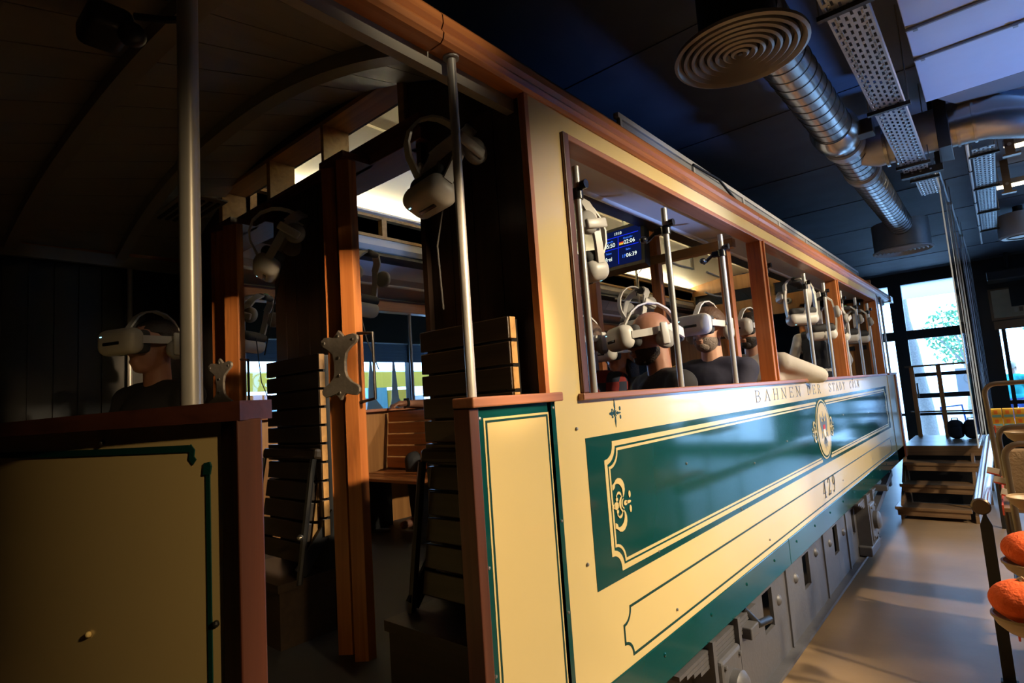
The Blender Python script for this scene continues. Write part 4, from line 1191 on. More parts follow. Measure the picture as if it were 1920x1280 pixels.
# folding seats on the near platform
def fold_seat(x0, x1):
    s = MB().box(x0 + .02, x1 - .02, 1.27, 1.30, .95, 1.84).build('folding_seat', 'black', T)
    for i in range(10):
        z = 1.12 + i * .073
        MB().box(x0, x1, 1.235, 1.262, z, z + .066).build('back_slat', 'dark_x', s, bevel=.003)
        MB().box(x1 - .002, x1 + .006, 1.238, 1.262, z + .002, z + .064).build('lit_slat_end', 'golden_x', s)  # lit end face of the slat, its brightness put into the colour
    R = Matrix.Rotation(math.radians(-9), 3, 'X')
    def P(x, y, z): return Vector((0, 1.17, 1.0)) + R @ Vector((x, y, z))
    for i in range(5):
        z = .03 + i * .078
        c = P((x0 + x1) / 2 + .0, 0, z + .035)
        MB().obox(c, (x1 - x0 - .07, .024, .07), R).build('seat_slat', 'dark_x', s, bevel=.003)
        MB().obox(P(x1 - .03, .022, z + .035), (.008, .02, .066), R).build('lit_slat_end', 'golden_x', s)  # same on the folded seat: light on the ends painted golden
    MB().obox(P((x0 + x1) / 2, -.008, .445), (x1 - x0, .05, .045), R).build('seat_front_rail', 'dark_x', s, bevel=.012)
    for x in (x0 + .012, x1 - .012):
        MB().tube([P(x, -.03, -.04), P(x, -.03, .36), P(x, -.028, .425)], .013, 8).build('metal_side_arm', 'black', s)
        MB().bar(P(x, -.03, .0), Vector((x, 1.30, 1.20)), .012, .05).build('hinge_arm', 'black', s)
    MB().ell(P(x1 - .012, -.048, .13), (.013, .013, .013), 10, 8).build('hinge_bolt', 'galv', s)
    MB().box(x0, x1 - .02, 1.06, 1.29, ZF, .955).build('seat_pedestal', 'dark_x', s)
    MB().box(x0 - .01, x1 - .01, 1.05, 1.29, .955, .985).build('pedestal_lid', 'dark_x', s)
fold_seat(-1.52, -1.085)
fold_seat(-.45, -.06)

# near platform side panel
ps = MB().box(-.035, .004, .998, 1.345, .60, 1.588).build('platform_side_panel', 'green', T)
RC = lambda a, b_, z0, z1: [[(a, z0), (b_, z0), (b_, z1), (a, z1)]]
decal(MB(), RC(1.040, 1.310, .68, 1.560), SIDE, .004, .0052).build('cream_field', 'cream', ps)
decal(MB(), stroke([(1.049, .69), (1.301, .69), (1.301, 1.551), (1.049, 1.551)], .006, True), SIDE, .0052, .0062).build('green_frame_line', 'line', ps)
MB().box(-.045, .03, .982, 1.356, 1.588, 1.614).build('panel_cap', 'red_y', ps, bevel=.004)
MB().box(-.045, .012, .985, 1.018, .60, 1.588).build('panel_edge_post', 'red_z', ps, bevel=.003)
for y, z in ((1.028, 1.56), (1.335, 1.57), (1.028, 1.2), (1.335, 1.25), (1.335, 1.0), (1.028, .95)):
    MB().lathe([(.0045, 0), (.004, .002), (.0001, .003)], (.004, y, z), 'X', 8).build('screw_head', 'steel', ps)
pp = MB().cyl((-.02, 1.03, 1.61), (-.02, 1.03, 2.535), .0125, n=16).build('platform_pole', 'pole', T, smooth=True)
MB().lathe([(.0125, 0), (.022, -.004), (.022, -.012), (.0125, -.012)], (-.02, 1.03, 2.535), 'Z', 14).build('pole_socket', 'pole', pp)
MB().cyl((-.245, .455, 1.60), (-.245, .455, 2.60), .0205, n=24).build('platform_pole', 'pole', T, smooth=True)
MB().cyl((-2.66, 1.02, 1.61), (-2.66, 1.02, 2.535), .0125, n=16).build('platform_pole', 'pole', T, smooth=True)
for y in (8.0, 8.3): MB().cyl((-.03, y, 1.6), (-.03, y, 2.535), .0125, n=12).build('platform_pole', 'pole', T, smooth=True)
# far platform side panel
fp = MB().box(-.035, .004, 7.76, 8.30, .60, 1.59).build('platform_side_panel', 'cream', T)
MB().box(-.045, .03, 7.76, 8.36, 1.588, 1.612).build('panel_cap', 'red_y', fp)
MB().box(-.045, .02, 8.30, 8.40, .60, 1.588).build('panel_edge_post', 'red_z', fp)
MB().box(-2.68, -.02, 8.38, 8.43, .60, 1.60).build('far_dash', 'cream', T)
MB().box(-2.704, -2.67, .998, 1.345, .60, 1.60).build('platform_side_panel', 'cream', T)

gt = MB().box(-2.735, -2.715, .48, 1.32, .60, 2.50).build('light_blocking_panel', 'black', T)  # added dark panel, stops stray beams and keeps the far side black
board = [MB().box(-2.715, -2.705, .482 + k * .105, .582 + k * .105, .60, 2.50).build('blocking_board', 'black', gt) for k in range(8)]
# curved front dash
def dash_y(x):
    u = (x - XC) / (TW / 2); return .46 - .21 * (1 - u * u)
def dash_sheet(x0, x1, z0, z1, off, th, n):
    m = MB(); vs = []
    for i in range(n + 1):
        x = x0 + (x1 - x0) * i / n
        sl = .42 * (x - XC) / (TW / 2) ** 2; nv = Vector((sl, -1)).normalized()
        for o_ in (off, off - th):
            for z in (z0, z1): vs.append((x + nv.x * o_, dash_y(x) + nv.y * o_, z))
    fs_ = []
    for i in range(n):
        a = i * 4; b_ = a + 4
        fs_ += [(a, b_, b_ + 1, a + 1), (a + 3, b_ + 3, b_ + 2, a + 2), (a + 1, b_ + 1, b_ + 3, a + 3), (a + 2, b_ + 2, b_, a)]
    fs_ += [(0, 1, 3, 2), (n * 4, n * 4 + 2, n * 4 + 3, n * 4 + 1)]
    return m.add(vs, fs_)
DS = dash_sheet(-.05, -2.65, .62, 1.598, 0, .02, 40).build('front_dash', 'cream', T, smooth=True)
dash_sheet(-.0, -2.7, 1.598, 1.632, .022, .07, 40).build('dash_rail', 'red_x', DS)
dash_sheet(-.0, -2.7, .60, .66, .012, .03, 40).build('dash_bottom_rail', 'red_x', DS)
MB().box(-.066, .002, .436, .480, .60, 1.60).build('dash_end_post', 'red_z', DS, bevel=.003)
MB().box(-2.702, -2.628, .425, .478, .60, 1.60).build('dash_end_post', 'red_z', DS, bevel=.003)
def dash_line(pts, w):
    """painted line following the curved sheet"""
    m = MB()
    for q in stroke(pts, w):
        vs = []
        for o_ in (.0005, .002):
            for x, z in q:
                vs.append((x, dash_y(x) - o_, z))
        m.add(vs, [(3, 2, 1, 0), (4, 5, 6, 7), (0, 1, 5, 4), (1, 2, 6, 5), (2, 3, 7, 6), (3, 0, 4, 7)])
    return m
pts = [(-2.55 + 2.40 * i / 40, 1.545 + .008 * i / 40) for i in range(41)]
dash_line(pts, .013).build('green_frame_line', 'line', DS)
dash_line([(-.150, 1.556), (-.142, 1.548), (-.144, 1.536), (-.136, 1.528)], .013).build('green_frame_line', 'line', DS)
dash_line([(-.102, .70), (-.102, 1.1), (-.102, 1.515)], .010).build('green_frame_line', 'line', DS)
decal(MB(), [[(-.113, 1.505), (-.096, 1.505), (-.092, 1.520), (-.096, 1.528), (-.110, 1.526)]], lambda u, v, d: (u, dash_y(u) - d, v), .0005, .003).build('green_frame_line', 'line', DS)
for x, z in ((-.469, 1.187), (-.42, 1.572), (-.085, 1.25)):
    MB().ell((x, dash_y(x) - .003, z), (.006, .006, .006), 10, 8).build('rivet', 'cream' if x == -.469 else 'black', DS)

# truck frame under the body
tk = MB()
XT = -.085
tk.box(XT - .02, XT, 2.0, 6.35, .50, .62).box(XT - .02, XT, 2.0, 6.35, .09, .30)
holes = [(2.42, 2.52), (3.14, 3.30), (3.93, 4.08), (4.78, 4.92), (5.45, 5.55)]
y = 2.0
for a, b_ in holes:
    tk.box(XT - .02, XT, y, a, .30, .50); y = b_
tk.box(XT - .02, XT, y, 6.35, .30, .50)
tk.box(XT - .02, XT + .05, 2.0, 6.35, .075, .095)
TK = tk.build('truck_frame', 'truck', T)
for y in (2.75, 3.55, 4.45, 5.2):
    MB().box(XT, XT + .010, y, y + .03, .095, .60).build('stiffener', 'truck', TK)
for y, z in ((3.75, .42), (3.4, .40), (4.25, .45), (4.65, .42), (5.1, .4)):
    MB().lathe([(.03, 0), (.026, .008), (.012, .016), (.0001, .018)], (XT, y, z), 'X', 14).build('frame_bolt', 'truck', TK, smooth=True)
for y in (2.40, 5.78):
    ab = rbox((XT + .05, y, .36), (.12, .22, .30), .015, 2).build('axle_box', 'truck', TK)
    MB().lathe([(.075, 0), (.075, .03), (.06, .045), (.035, .05), (.0001, .05)], (XT + .11, y, .37), 'X', 20).build('axle_cap', 'truck', ab, smooth=True)
    for d in (-.14, .14): MB().box(XT + .0, XT + .10, y + d - .015, y + d + .015, .18, .60).build('horn_guide', 'truck', ab)
    MB().box(XT, XT + .10, y - .2, y + .2, .10, .18).build('tie_bar', 'truck', ab, bevel=.01)
    for dy, dz in ((-.08, .12), (.08, .12), (-.08, -.12), (.08, -.12)):
        MB().lathe([(.012, 0), (.010, .008), (.0001, .010)], (XT + .11, y + dy, .36 + dz), 'X', 8).build('bolt', 'truck', ab)
    for k in range(4):
        MB().box(XT - .01, XT + .08, y - .42 + .06 * k, y + .42 - .06 * k, .555 - .018 * k, .570 - .018 * k).build('leaf_spring', 'truck', ab)
    MB().lathe([(.36, -.05), (.36, .05), (.33, .055), (.31, .02), (.10, .02), (.08, .05), (.0001, .05)], (XT - .14, y, .36), 'X', 36).build('wheel', 'black', ab, smooth=True)
for y in (2.62, 6.55):
    MB().box(XT - .0, XT + .12, y, y + .10, .48, .53).build('brake_bracket', 'truck', TK, bevel=.005)
MB().tube([(XT + .06, 2.70, .58), (XT + .10, 2.76, .50), (XT + .09, 2.95, .46)], .018, 10).build('brake_lever', 'black', TK, smooth=True)
MB().bar((XT + .03, 6.1, .30), (XT + .05, 7.3, .55), .05, .06).build('life_guard_arm', 'truck', TK)
MB().box(XT - .02, XT + .06, 7.2, 7.3, .42, .62).build('life_guard_block', 'truck', TK)
# ---------------------------------------------------------------- headsets
HS = {}
def band(pts, w_dir, w, th):
    """flat strap along pts; w_dir = width direction"""
    m = MB(); vs = []; n = len(pts); P = [Vector(p) for p in pts]; W = Vector(w_dir).normalized()
    for i in range(n):
        t = (P[min(n - 1, i + 1)] - P[max(0, i - 1)]).normalized(); nn = t.cross(W).normalized()
        for a, b_ in ((-1, -1), (1, -1), (1, 1), (-1, 1)): vs.append(P[i] + W * a * w / 2 + nn * b_ * th / 2)
    fs_ = [(3, 2, 1, 0), tuple((n - 1) * 4 + k for k in range(4))]
    for i in range(n - 1):
        for k in range(4):
            a = i * 4 + k; b_ = i * 4 + (k + 1) % 4; fs_.append((a, b_, b_ + 4, a + 4))
    return m.add(vs, fs_)
def hs_parts():
    L = []
    v = rbox((0, -.145, 0), (.188, .078, .102), .034, 5)
    for i, (x, y, z) in enumerate(v.v):      # curved front
        v.v[i] = (x, y + .30 * x * x * (1 if y < -.13 else .3), z)
    L.append(('visor', v.mesh('visor'), 'headset'))
    L.append(('camera_slot', rbox((.0, -.183, -.010), (.085, .006, .013), .003, 2).mesh('camera_slot'), 'black_gloss'))
    L.append(('status_light', rbox((-.055, -.181, .020), (.012, .004, .004), .001, 1).mesh('status_light'), 'led_blue'))
    L.append(('face_cushion', rbox((0, -.098, 0), (.168, .045, .094), .02, 3).mesh('face_cushion'), 'foam'))
    for s in (-1, 1):
        L.append(('side_arm', band([(s * .088, -.125, .004), (s * .094, -.06, .006), (s * .093, 0, .010), (s * .086, .045, .012)], (0, .0, 1), .030, .012).mesh('side_arm'), 'headset'))
        m = MB().lathe([(.0001, 0), (.034, 0), (.040, .006), (.040, .020), (.032, .028), (.0001, .030)], (s * .088, .012, -.030), 'X', 20)
        if s < 0: m.v = [(2 * s * .088 - x, y, z) for x, y, z in m.v]
        L.append(('headphone', m.mesh('headphone'), 'strap'))
        L.append(('headphone_paddle', rbox((s * .120, .004, -.008), (.012, .034, .090), .006, 2).mesh('headphone_paddle'), 'headset'))
    top = [(0, -.115, .055)] + [(0, .115 * math.sin(a) + .0, .02 + .118 * math.cos(a)) for a in [-.75, -.4, 0, .4, .8, 1.1, 1.35]] + [(0, .118, .0)]
    L.append(('top_strap', band(top, (1, 0, 0), .028, .007).mesh('top_strap'), 'headset'))
    back = [(.086, .045, .012), (.078, .085, .0), (.045, .118, -.012), (0, .128, -.016), (-.045, .118, -.012), (-.078, .085, 0), (-.086, .045, .012)]
    L.append(('rear_strap', band(back, (0, 0, 1), .040, .010).mesh('rear_strap'), 'headset'))
    L.append(('rear_pad', rbox((0, .116, -.016), (.075, .03, .06), .014, 3).mesh('rear_pad'), 'foam'))
    L.append(('strap_label', rbox((0, .135, -.014), (.022, .004, .016), .002, 1).mesh('strap_label'), 'dot_green'))
    for nm, me, mt in L:
        me.materials.append(M[mt])
        for p in me.polygons: p.use_smooth = True
        me.set_sharp_from_angle(angle=math.radians(50))
    return L
HSP = hs_parts()
def headset(label, loc, rot, group, scale=1.0, cable=None):
    t = thing('vr_headset', label, 'headset', loc, group, world=False)
    t.rotation_euler = rot.to_euler() if not isinstance(rot, tuple) else rot
    t.scale = (scale,) * 3
    for nm, me, mt in HSP:
        o = bpy.data.objects.new(nm, me); COL.objects.link(o); o.parent = t
    if cable:
        inv = Matrix.LocRotScale(Vector(loc), t.rotation_euler, t.scale).inverted()
        o = MB().tube([inv @ Vector(p) for p in cable], .003 / scale, 6).build('cable', 'foam', t)
    return t
def hang(label, loc, yaw, tilt=75, scale=1.0, cable=None, group='headsets hanging in the tram'):
    R = Matrix.Rotation(math.radians(yaw), 3, 'Z') @ Matrix.Rotation(math.radians(tilt), 3, 'X')
    return headset(label, loc, R, group, scale, cable)
hang('dim headset hung on the dark bulkhead board beside the thin pole', (-.25, 1.215, 2.37), -10, 62, 1.05, [(-.25, 1.2, 2.26), (-.30, 1.2, 2.1), (-.31, 1.22, 1.9)])
hang('dim headset hung on the dark board between the two doorways', (-1.27, 1.21, 2.36), -25, 60, 1.05, [(-1.27, 1.2, 2.27), (-1.38, 1.2, 2.05), (-1.5, 1.22, 1.88)])
hang('pale headset hanging just inside the doorway beside the orange post', (-1.40, 1.70, 2.27), -75, 78, 1.08, [(-1.40, 1.66, 2.12), (-1.40, 1.7, 1.95), (-1.38, 1.75, 1.8)])
hang('pale headset hanging inside the narrow doorway nearest the driver', (-2.20, 1.52, 2.17), -60, 70, 1.1, [(-2.17, 1.5, 2.05), (-2.16, 1.52, 1.8), (-2.1, 1.55, 1.65)])
hang('headset hanging behind the first window bar in front of the screen', (-.18, 1.81, 2.22), 165, 80, 1.1, [(-.2, 1.78, 2.3), (-.16, 1.75, 2.35), (-.1, 1.66, 2.30)])
hang('grey headset hanging from the ceiling behind the bald man', (-.68, 3.20, 2.13), -20, 70, 1.0, [(-.68, 3.22, 2.2), (-.70, 3.3, 2.35), (-.7, 3.4, 2.42)])
hang('headset hanging in the middle window with its strap loop facing out', (-.16, 4.95, 2.26), 40, 85, 1.25, [(-.14, 4.95, 2.38), (-.1, 4.8, 2.36), (-.06, 4.7, 2.31)])
hang('headset with green label hanging at the end of the middle window', (-.12, 5.42, 2.15), 195, 72, 1.25, [(-.1, 5.42, 2.02), (-.1, 5.42, 1.85), (-.1, 5.42, 1.7)])
hang('headset hanging in the last window beside the dividing post', (-.13, 5.98, 2.13), 175, 70, 1.15)
hang('headset hanging in the last window between two bars', (-.13, 6.55, 2.16), 200, 72, 1.2)
hang('headset hanging in the last window nearest the far platform', (-.13, 7.15, 2.17), 195, 72, 1.2)

# ---------------------------------------------------------------- people
def remeshed(m, name, mat, parent, voxel, smooth_it=4):
    o = m.build(name, mat, parent)
    r = o.modifiers.new('skin', 'REMESH'); r.mode = 'VOXEL'; r.voxel_size = voxel; r.use_smooth_shade = True
    s = o.modifiers.new('soft', 'SMOOTH'); s.factor = .5; s.iterations = smooth_it
    return o
def person(label, loc, yaw, skin='skin', shirt='cloth_black', sleeve=.5, hair=None, beard=None, hyaw=0, hpitch=0, arms=None,
           scale=1.0, stand=False, hs=None, collar=None, vest=None, cap=False, long_hair=False, chain=False, lean=0.0, trousers='trousers', sleeve_mat=None):
    t = thing('person', label, 'person', loc, None, world=False)
    t.rotation_euler = (0, 0, math.radians(yaw)); t.scale = (scale,) * 3
    HR = Matrix.Rotation(math.radians(hyaw), 3, 'Z') @ Matrix.Rotation(math.radians(hpitch), 3, 'X')
    NK = Vector((0, .01 - lean, .575)); HC = NK + HR @ Vector((0, -.030, .135))
    H = lambda x, y, z: HC + HR @ Vector((x, y, z))
    q = HR.to_quaternion()
    b = MB()
    b.ell(H(0, .012, .025), (.074, .095, .092), 18, 12, q).ell(H(0, -.022, -.035), (.062, .068, .075), 16, 10, q)
    b.ell(H(0, -.050, -.085), (.036, .034, .028), 14, 8, q)
    b.ell(H(0, -.098, -.022), (.013, .020, .024), 10, 8, q).ell(H(0, -.088, -.062), (.024, .012, .009), 10, 6, q).ell(H(0, -.085, -.072), (.021, .012, .009), 10, 6, q)
    for s in (-1, 1): b.ell(H(s * .076, .015, -.015), (.011, .020, .030), 10, 8, q).ell(H(s * .032, -.082, .012), (.016, .010, .008), 8, 6, q)
    b.caps(NK - Vector((0, 0, .10)), HC + HR @ Vector((0, .022, -.05)), .058, .052)
    L0 = lambda x, y, z: Vector((x, y - lean * z / .575, z))
    b.ell(L0(0, .0, .10), (.150, .105, .13), 16, 10).ell(L0(0, .0, .27), (.138, .095, .18), 16, 10).ell(L0(0, .0, .40), (.155, .100, .14), 16, 10)
    c = MB()
    c.ell(L0(0, .0, .08), (.172, .125, .13), 16, 10).ell(L0(0, .0, .25), (.160, .115, .20), 16, 10).ell(L0(0, .0, .40), (.176, .116, .15), 16, 10)
    c.caps(L0(-.11, .01, .502), L0(.11, .01, .502), .068, .068).caps(L0(0, .01, .48), L0(0, .012, .53), .085, .062)
    arms = arms or {}
    sl = MB()
    for nm, s in (('L', 1), ('R', -1)):
        sh = L0(s * .172, .01, .492)
        el, wr, hd = arms.get(nm, (Vector((s * .185, -.09, .20)), Vector((s * .10, -.28, .13)), Vector((-s * .3, -1, -.15))))
        el, wr, hd = Vector(el), Vector(wr), Vector(hd).normalized()
        b.caps(sh, el, .046, .038).caps(el, wr, .037, .025)
        up = Vector((0, 0, 1)); sd = hd.cross(up).normalized(); pn = sd.cross(hd)
        pc = wr + hd * .055
        R3 = Matrix((sd, hd, pn)).transposed()
        b.ell(pc, (.040, .055, .018), 12, 8, R3.to_quaternion()).caps(wr, pc, .024, .026)
        for k, (off, ln) in enumerate(((-.030, .062), (-.010, .072), (.010, .068), (.029, .054))):
            p0 = pc + sd * off + hd * .042
            p1 = p0 + hd * ln * .5 - pn * .006; p2 = p1 + hd * ln * .38 - pn * .020
            b.caps(p0, p1, .0095, .0088, 8).caps(p1, p2, .0088, .0075, 8)
        th = pc - sd * s * .030 - hd * .012
        b.caps(th, th - sd * s * .026 + hd * .030 - pn * .010, .0115, .0105, 8).caps(th - sd * s * .026 + hd * .030 - pn * .010, th - sd * s * .024 + hd * .060 - pn * .018, .0105, .009, 8)
        c.ell(sh, (.066, .070, .066), 12, 8)
        tgt = sl if sleeve_mat else c
        if sleeve >= 1: tgt.caps(sh, el, .062, .054).caps(el, el.lerp(wr, .94), .054, .040)
        else: tgt.caps(sh, sh.lerp(el, max(.1, sleeve)), .063, .060)
    lg = MB()
    for s in (-1, 1):
        hp = Vector((s * .09, 0, .05))
        if stand: kn, an = Vector((s * .10, -.01, -.40)), Vector((s * .10, .02, -.80))
        else: kn, an = Vector((s * .11, -.42, .06)), Vector((s * .11, -.40, -.33))
        b.caps(hp, kn, .075, .052).caps(kn, an, .050, .035).caps(an + Vector((0, .02, -.03)), an + Vector((0, -.14, -.04)), .034, .028)
        lg.caps(hp, kn, .092, .066).caps(kn, an, .064, .050)
    lg.ell((0, .0, .05), (.178, .128, .10), 16, 8)
    body = remeshed(b, 'body', skin, t, .0075)
    remeshed(c, 'shirt', shirt, t, .012, 6)
    if sleeve_mat: remeshed(sl, 'shirt_sleeves', sleeve_mat, t, .012, 5)
    remeshed(lg, 'trousers', trousers, t, .016, 6)
    if hair:
        m = MB(); m.ell(H(0, .026, .040), (.082, .098, .092), 22, 16, q)
        inv = HR.inverted(); rn = random.Random(len(label))
        for i, p in enumerate(m.v):
            l = inv @ (Vector(p) - HC)
            if l.z < .045 and l.y < -.0: l.y = max(l.y, -.012); l.x *= .92
            if l.y < -.055 and l.z > .02: l.y = -.055 - (l.y + .055) * -.5
            l += Vector((rn.uniform(-1, 1), rn.uniform(-1, 1), rn.uniform(-1, 1))) * .003
            if long_hair and l.z < .02 and l.y > -.01: l.z -= .16; l.y += .01
            m.v[i] = tuple(HC + HR @ l)
        m.build('hair', hair, t, smooth=True)
    if beard:
        m = MB(); m.ell(H(0, -.020, -.046), (.0645, .0725, .074), 24, 18, q).ell(H(0, -.052, -.088), (.038, .037, .029), 18, 12, q)
        inv = HR.inverted()
        for i, p in enumerate(m.v):        # keep it on the jaw and round the mouth
            l = inv @ (Vector(p) - HC)
            k = 1.0
            if l.z > -.040: k = .80
            elif l.z > -.052: k = .94
            if l.y > .030: k = min(k, .84)
            m.v[i] = tuple(HC + HR @ Vector((l.x * k, -.02 + (l.y + .02) * k, l.z)))
        m.build('beard', beard, t, smooth=True)
        MB().ell(H(0, -.094, -.064), (.022, .008, .0075), 12, 6, q).build('mouth', 'skin2', t, smooth=True)
    if collar:
        pts = [NK + Vector((.075 * math.cos(a), .012 + .070 * math.sin(a), -.035 + .02 * math.sin(a))) for a in [math.radians(-65 + 310 * k / 16 - 90 + 90) + PI * 0 for k in range(17)]]
        pts = [NK + Vector((.074 * math.sin(a), .010 + .068 * math.cos(a), -.040 + .022 * math.cos(a))) for a in [math.radians(-160 + 320 * k / 18) for k in range(19)]]
        band(pts, (0, 0, 1), .034, .008).build('collar', collar, t)
        if collar == 'cloth_navy':
            band([p + Vector((p.x - NK.x, p.y - NK.y, 0)) * .06 + Vector((0, 0, .008)) for p in pts], (0, 0, 1), .006, .006).build('collar_stripe', 'white_paint', t)
            band([p + Vector((p.x - NK.x, p.y - NK.y, 0)) * .06 + Vector((0, 0, .0)) for p in pts], (0, 0, 1), .005, .006).build('collar_stripe', 'red', t)
    if vest:
        m = MB(); m.ell((0, .0, .06), (.180, .130, .14), 18, 10).ell((0, .0, .25), (.168, .122, .21), 18, 10).ell((0, .0, .41), (.180, .130, .15), 18, 10).caps((-.105, .01, .50), (.105, .01, .50), .076, .076)
        remeshed(m, 'waistcoat', vest, t, .012, 5)
    if cap:
        MB().lathe([(.0001, .125), (.095, .120), (.112, .100), (.108, .075), (.086, .065), (.086, .035)], HC, 'Z', 24).build('peaked_cap', 'cloth_vest', t, smooth=True)
        MB().prism([(-.07, -.07), (-.045, -.115), (0, -.13), (.045, -.115), (.07, -.07)], lambda u, v, d: (HC.x + u, HC.y + v, HC.z + d), .035, .045).build('cap_peak', 'black', t)
    if chain:
        pts = [NK + Vector((.072 * math.sin(a), .008 + .066 * math.cos(a), -.030 + .030 * math.cos(a))) for a in [2 * PI * k / 28 for k in range(29)]]
        MB().tube(pts, .004, 6).build('neck_chain', 'gold', t)
    if hs:
        Rw = Matrix.Rotation(math.radians(yaw), 3, 'Z') @ HR
        lw = Vector(loc) + Matrix.Rotation(math.radians(yaw), 3, 'Z') @ ((HC + HR @ Vector((0, .012, .014))) * scale)
        headset(hs, lw, Rw, 'headsets worn by the passengers', scale * 1.05)
    return t
def seat_for(head, yaw, scale, lean=0.0):
    """seat point so that the head centre lands on head"""
    v = Matrix.Rotation(math.radians(yaw), 3, 'Z') @ (Vector((0, -.02 - lean, .71)) * scale)
    return Vector(head) - v

person('bald man in black t-shirt wearing a headset behind the second window bar', seat_for((-.275, 2.56, 1.858), -38, 1.10), -38, 'skin', 'cloth_black', .55, None, 'hair_dark', -2, 4,
       {'L': ((.14, -.12, .22), (.06, -.30, .16), (-.3, -1, -.1))}, 1.10, hs='headset worn by the bald man in black', chain=True)
person('man with short grey beard in navy polo shirt wearing a headset', seat_for((-.245, 3.19, 1.916), -4, 1.08), -4, 'skin2', 'cloth_navy', .55, 'hair_brown', 'beard_grey', -4, -4,
       {'L': ((.14, -.12, .22), (.06, -.30, .16), (-.3, -1, -.1))}, 1.08, hs='headset worn by the grey-bearded man in navy', collar='cloth_navy')
person('dark-bearded man in white shirt with his elbow out of the window', seat_for((-.275, 4.02, 1.955), -6, 1.05), -6, 'skin2', 'cloth_white', 1, 'hair_dark', 'hair_dark', -6, -3,
       {'L': ((.30, .25, .395), (.14, .03, .40), (-.6, -1, 0))}, 1.05, hs='headset worn by the man in the white shirt', collar='cloth_white')
person('woman with dark hair wearing a headset beside the bald man', seat_for((-.80, 3.16, 1.835), -8, 1.0), -8, 'skin2', 'cloth_black', 1, 'hair_dark', None, -6, 0,
       None, 1.0, hs='headset worn by the dark-haired woman', long_hair=True)
person('person in red plaid shirt half hidden at the window corner', seat_for((-.63, 2.50, 1.86), -5, .98), -5, 'skin2', 'plaid', 1, 'hair_brown', None, -4, 0,
       None, .98, hs='headset worn by the person in plaid')
person('driver in dark jacket and white collar wearing a headset on the near platform', seat_for((-1.69, .83, 1.925), 22, .98), 22, 'skin', 'cloth_black', 1, 'hair_dark', None, 0, 0,
       None, .98, hs='headset worn by the driver on the dark platform', collar='cloth_white')
person('conductor in charcoal waistcoat and peaked cap seen from behind', (-.50, 6.95, 1.56), 190, 'skin2', 'cloth_white', 1, 'hair_dark', None, 14, 0,
       {'L': ((.27, .03, .22), (.20, -.12, .05), (0, -1, -.4)), 'R': ((-.27, .03, .22), (-.20, -.12, .05), (0, -1, -.4))}, 1.0, stand=True, vest='cloth_vest', cap=True, collar='cloth_white')
pw = person('passenger in dark shirt resting a hand with a watch on the far sill', Vector((-2.20, 3.10, 1.16)), 4, 'skin', 'cloth_black', .5, 'hair_dark', None, 0, 0,
       {'R': ((-.35, .02, .46), (-.385, -.22, .475), (.05, -1, -.05))}, 1.0, hs='headset worn by the passenger at the far sill')
MB().lathe([(.029, -.012), (.034, -.01), (.034, .01), (.029, .012)], (-.383, -.205, .474), 'Y', 16).build('watch_strap', 'black', pw)
rbox((-.383, -.205, .508), (.034, .034, .012), .005, 2).build('watch_face', 'black_gloss', pw)
person('pedestrian in turquoise shirt outside the window above the rack', (1.17, 15.6, .86), 150, 'skin2', 'teal', .6, 'linen', None, 0, 0, None, 1.0, stand=True, trousers='jeans')

# ---------------------------------------------------------------- screen in the tram
sc_ = thing('info_screen', 'small blue information screen showing times in the tram', 'screen', (-.775, 3.22, 2.53), None, world=False)
sc_.rotation_euler = (math.radians(-6), 0, math.radians(-4))
MB().prism([(-.19, 0), (.19, 0), (.16, .11), (-.16, .11)], lambda u, v, d: (u, v, d), -.14, .14).build('housing', 'black', sc_)
MB().box(-.165, .165, -.004, 0, -.118, .118).build('panel', 'screen_bg', sc_)
for (a, b_, c_, d_) in ((-.15, .15, .072, .076), (-.15, .15, -.004, .0), (-.002, .002, -.11, .072)):
    MB().box(a, b_, -.006, -.004, c_, d_).build('grid_line', 'screen_line', sc_)
def text(body, x, z, size, mat, align='CENTER'):
    cu = bpy.data.curves.new('screen_text', 'FONT'); cu.body = body; cu.size = size; cu.align_x = align; cu.extrude = 0.0005
    cu.materials.append(M[mat]); tmp = bpy.data.objects.new('tmp_text', cu); COL.objects.link(tmp)
    me = bpy.data.meshes.new_from_object(tmp); bpy.data.objects.remove(tmp)
    o = bpy.data.objects.new('screen_text', me); COL.objects.link(o); o.parent = sc_
    o.location = (x, -.007, z); o.rotation_euler = (PI / 2, 0, 0)
text('17:10', 0, .086, .026, 'screen_txt')
text('Neumarkt', -.075, .046, .018, 'screen_head'); text('Rheinufer', .075, .046, .018, 'screen_head')
text('05:50', -.065, .012, .038, 'screen_txt'); text('02:06', .085, .012, .038, 'screen_txt')
text('Ticket', -.075, -.032, .018, 'screen_head'); text('Bahn', .075, -.032, .018, 'screen_head')
text('frei', -.075, -.078, .040, 'screen_txt'); text('1P', .025, -.078, .032, 'screen_head', 'LEFT'); text('06:39', .098, -.078, .036, 'screen_txt')
for x in (-.152, .008):
    MB().box(x, x + .03, -.007, -.005, .024, .032).build('flag_stripe', 'flag_red', sc_)
    MB().box(x, x + .03, -.007, -.005, .014, .024).build('flag_stripe', 'flag_gold', sc_)
MB().box(-.02, .02, .11, .16, -.03, .03).build('bracket', 'black', sc_)

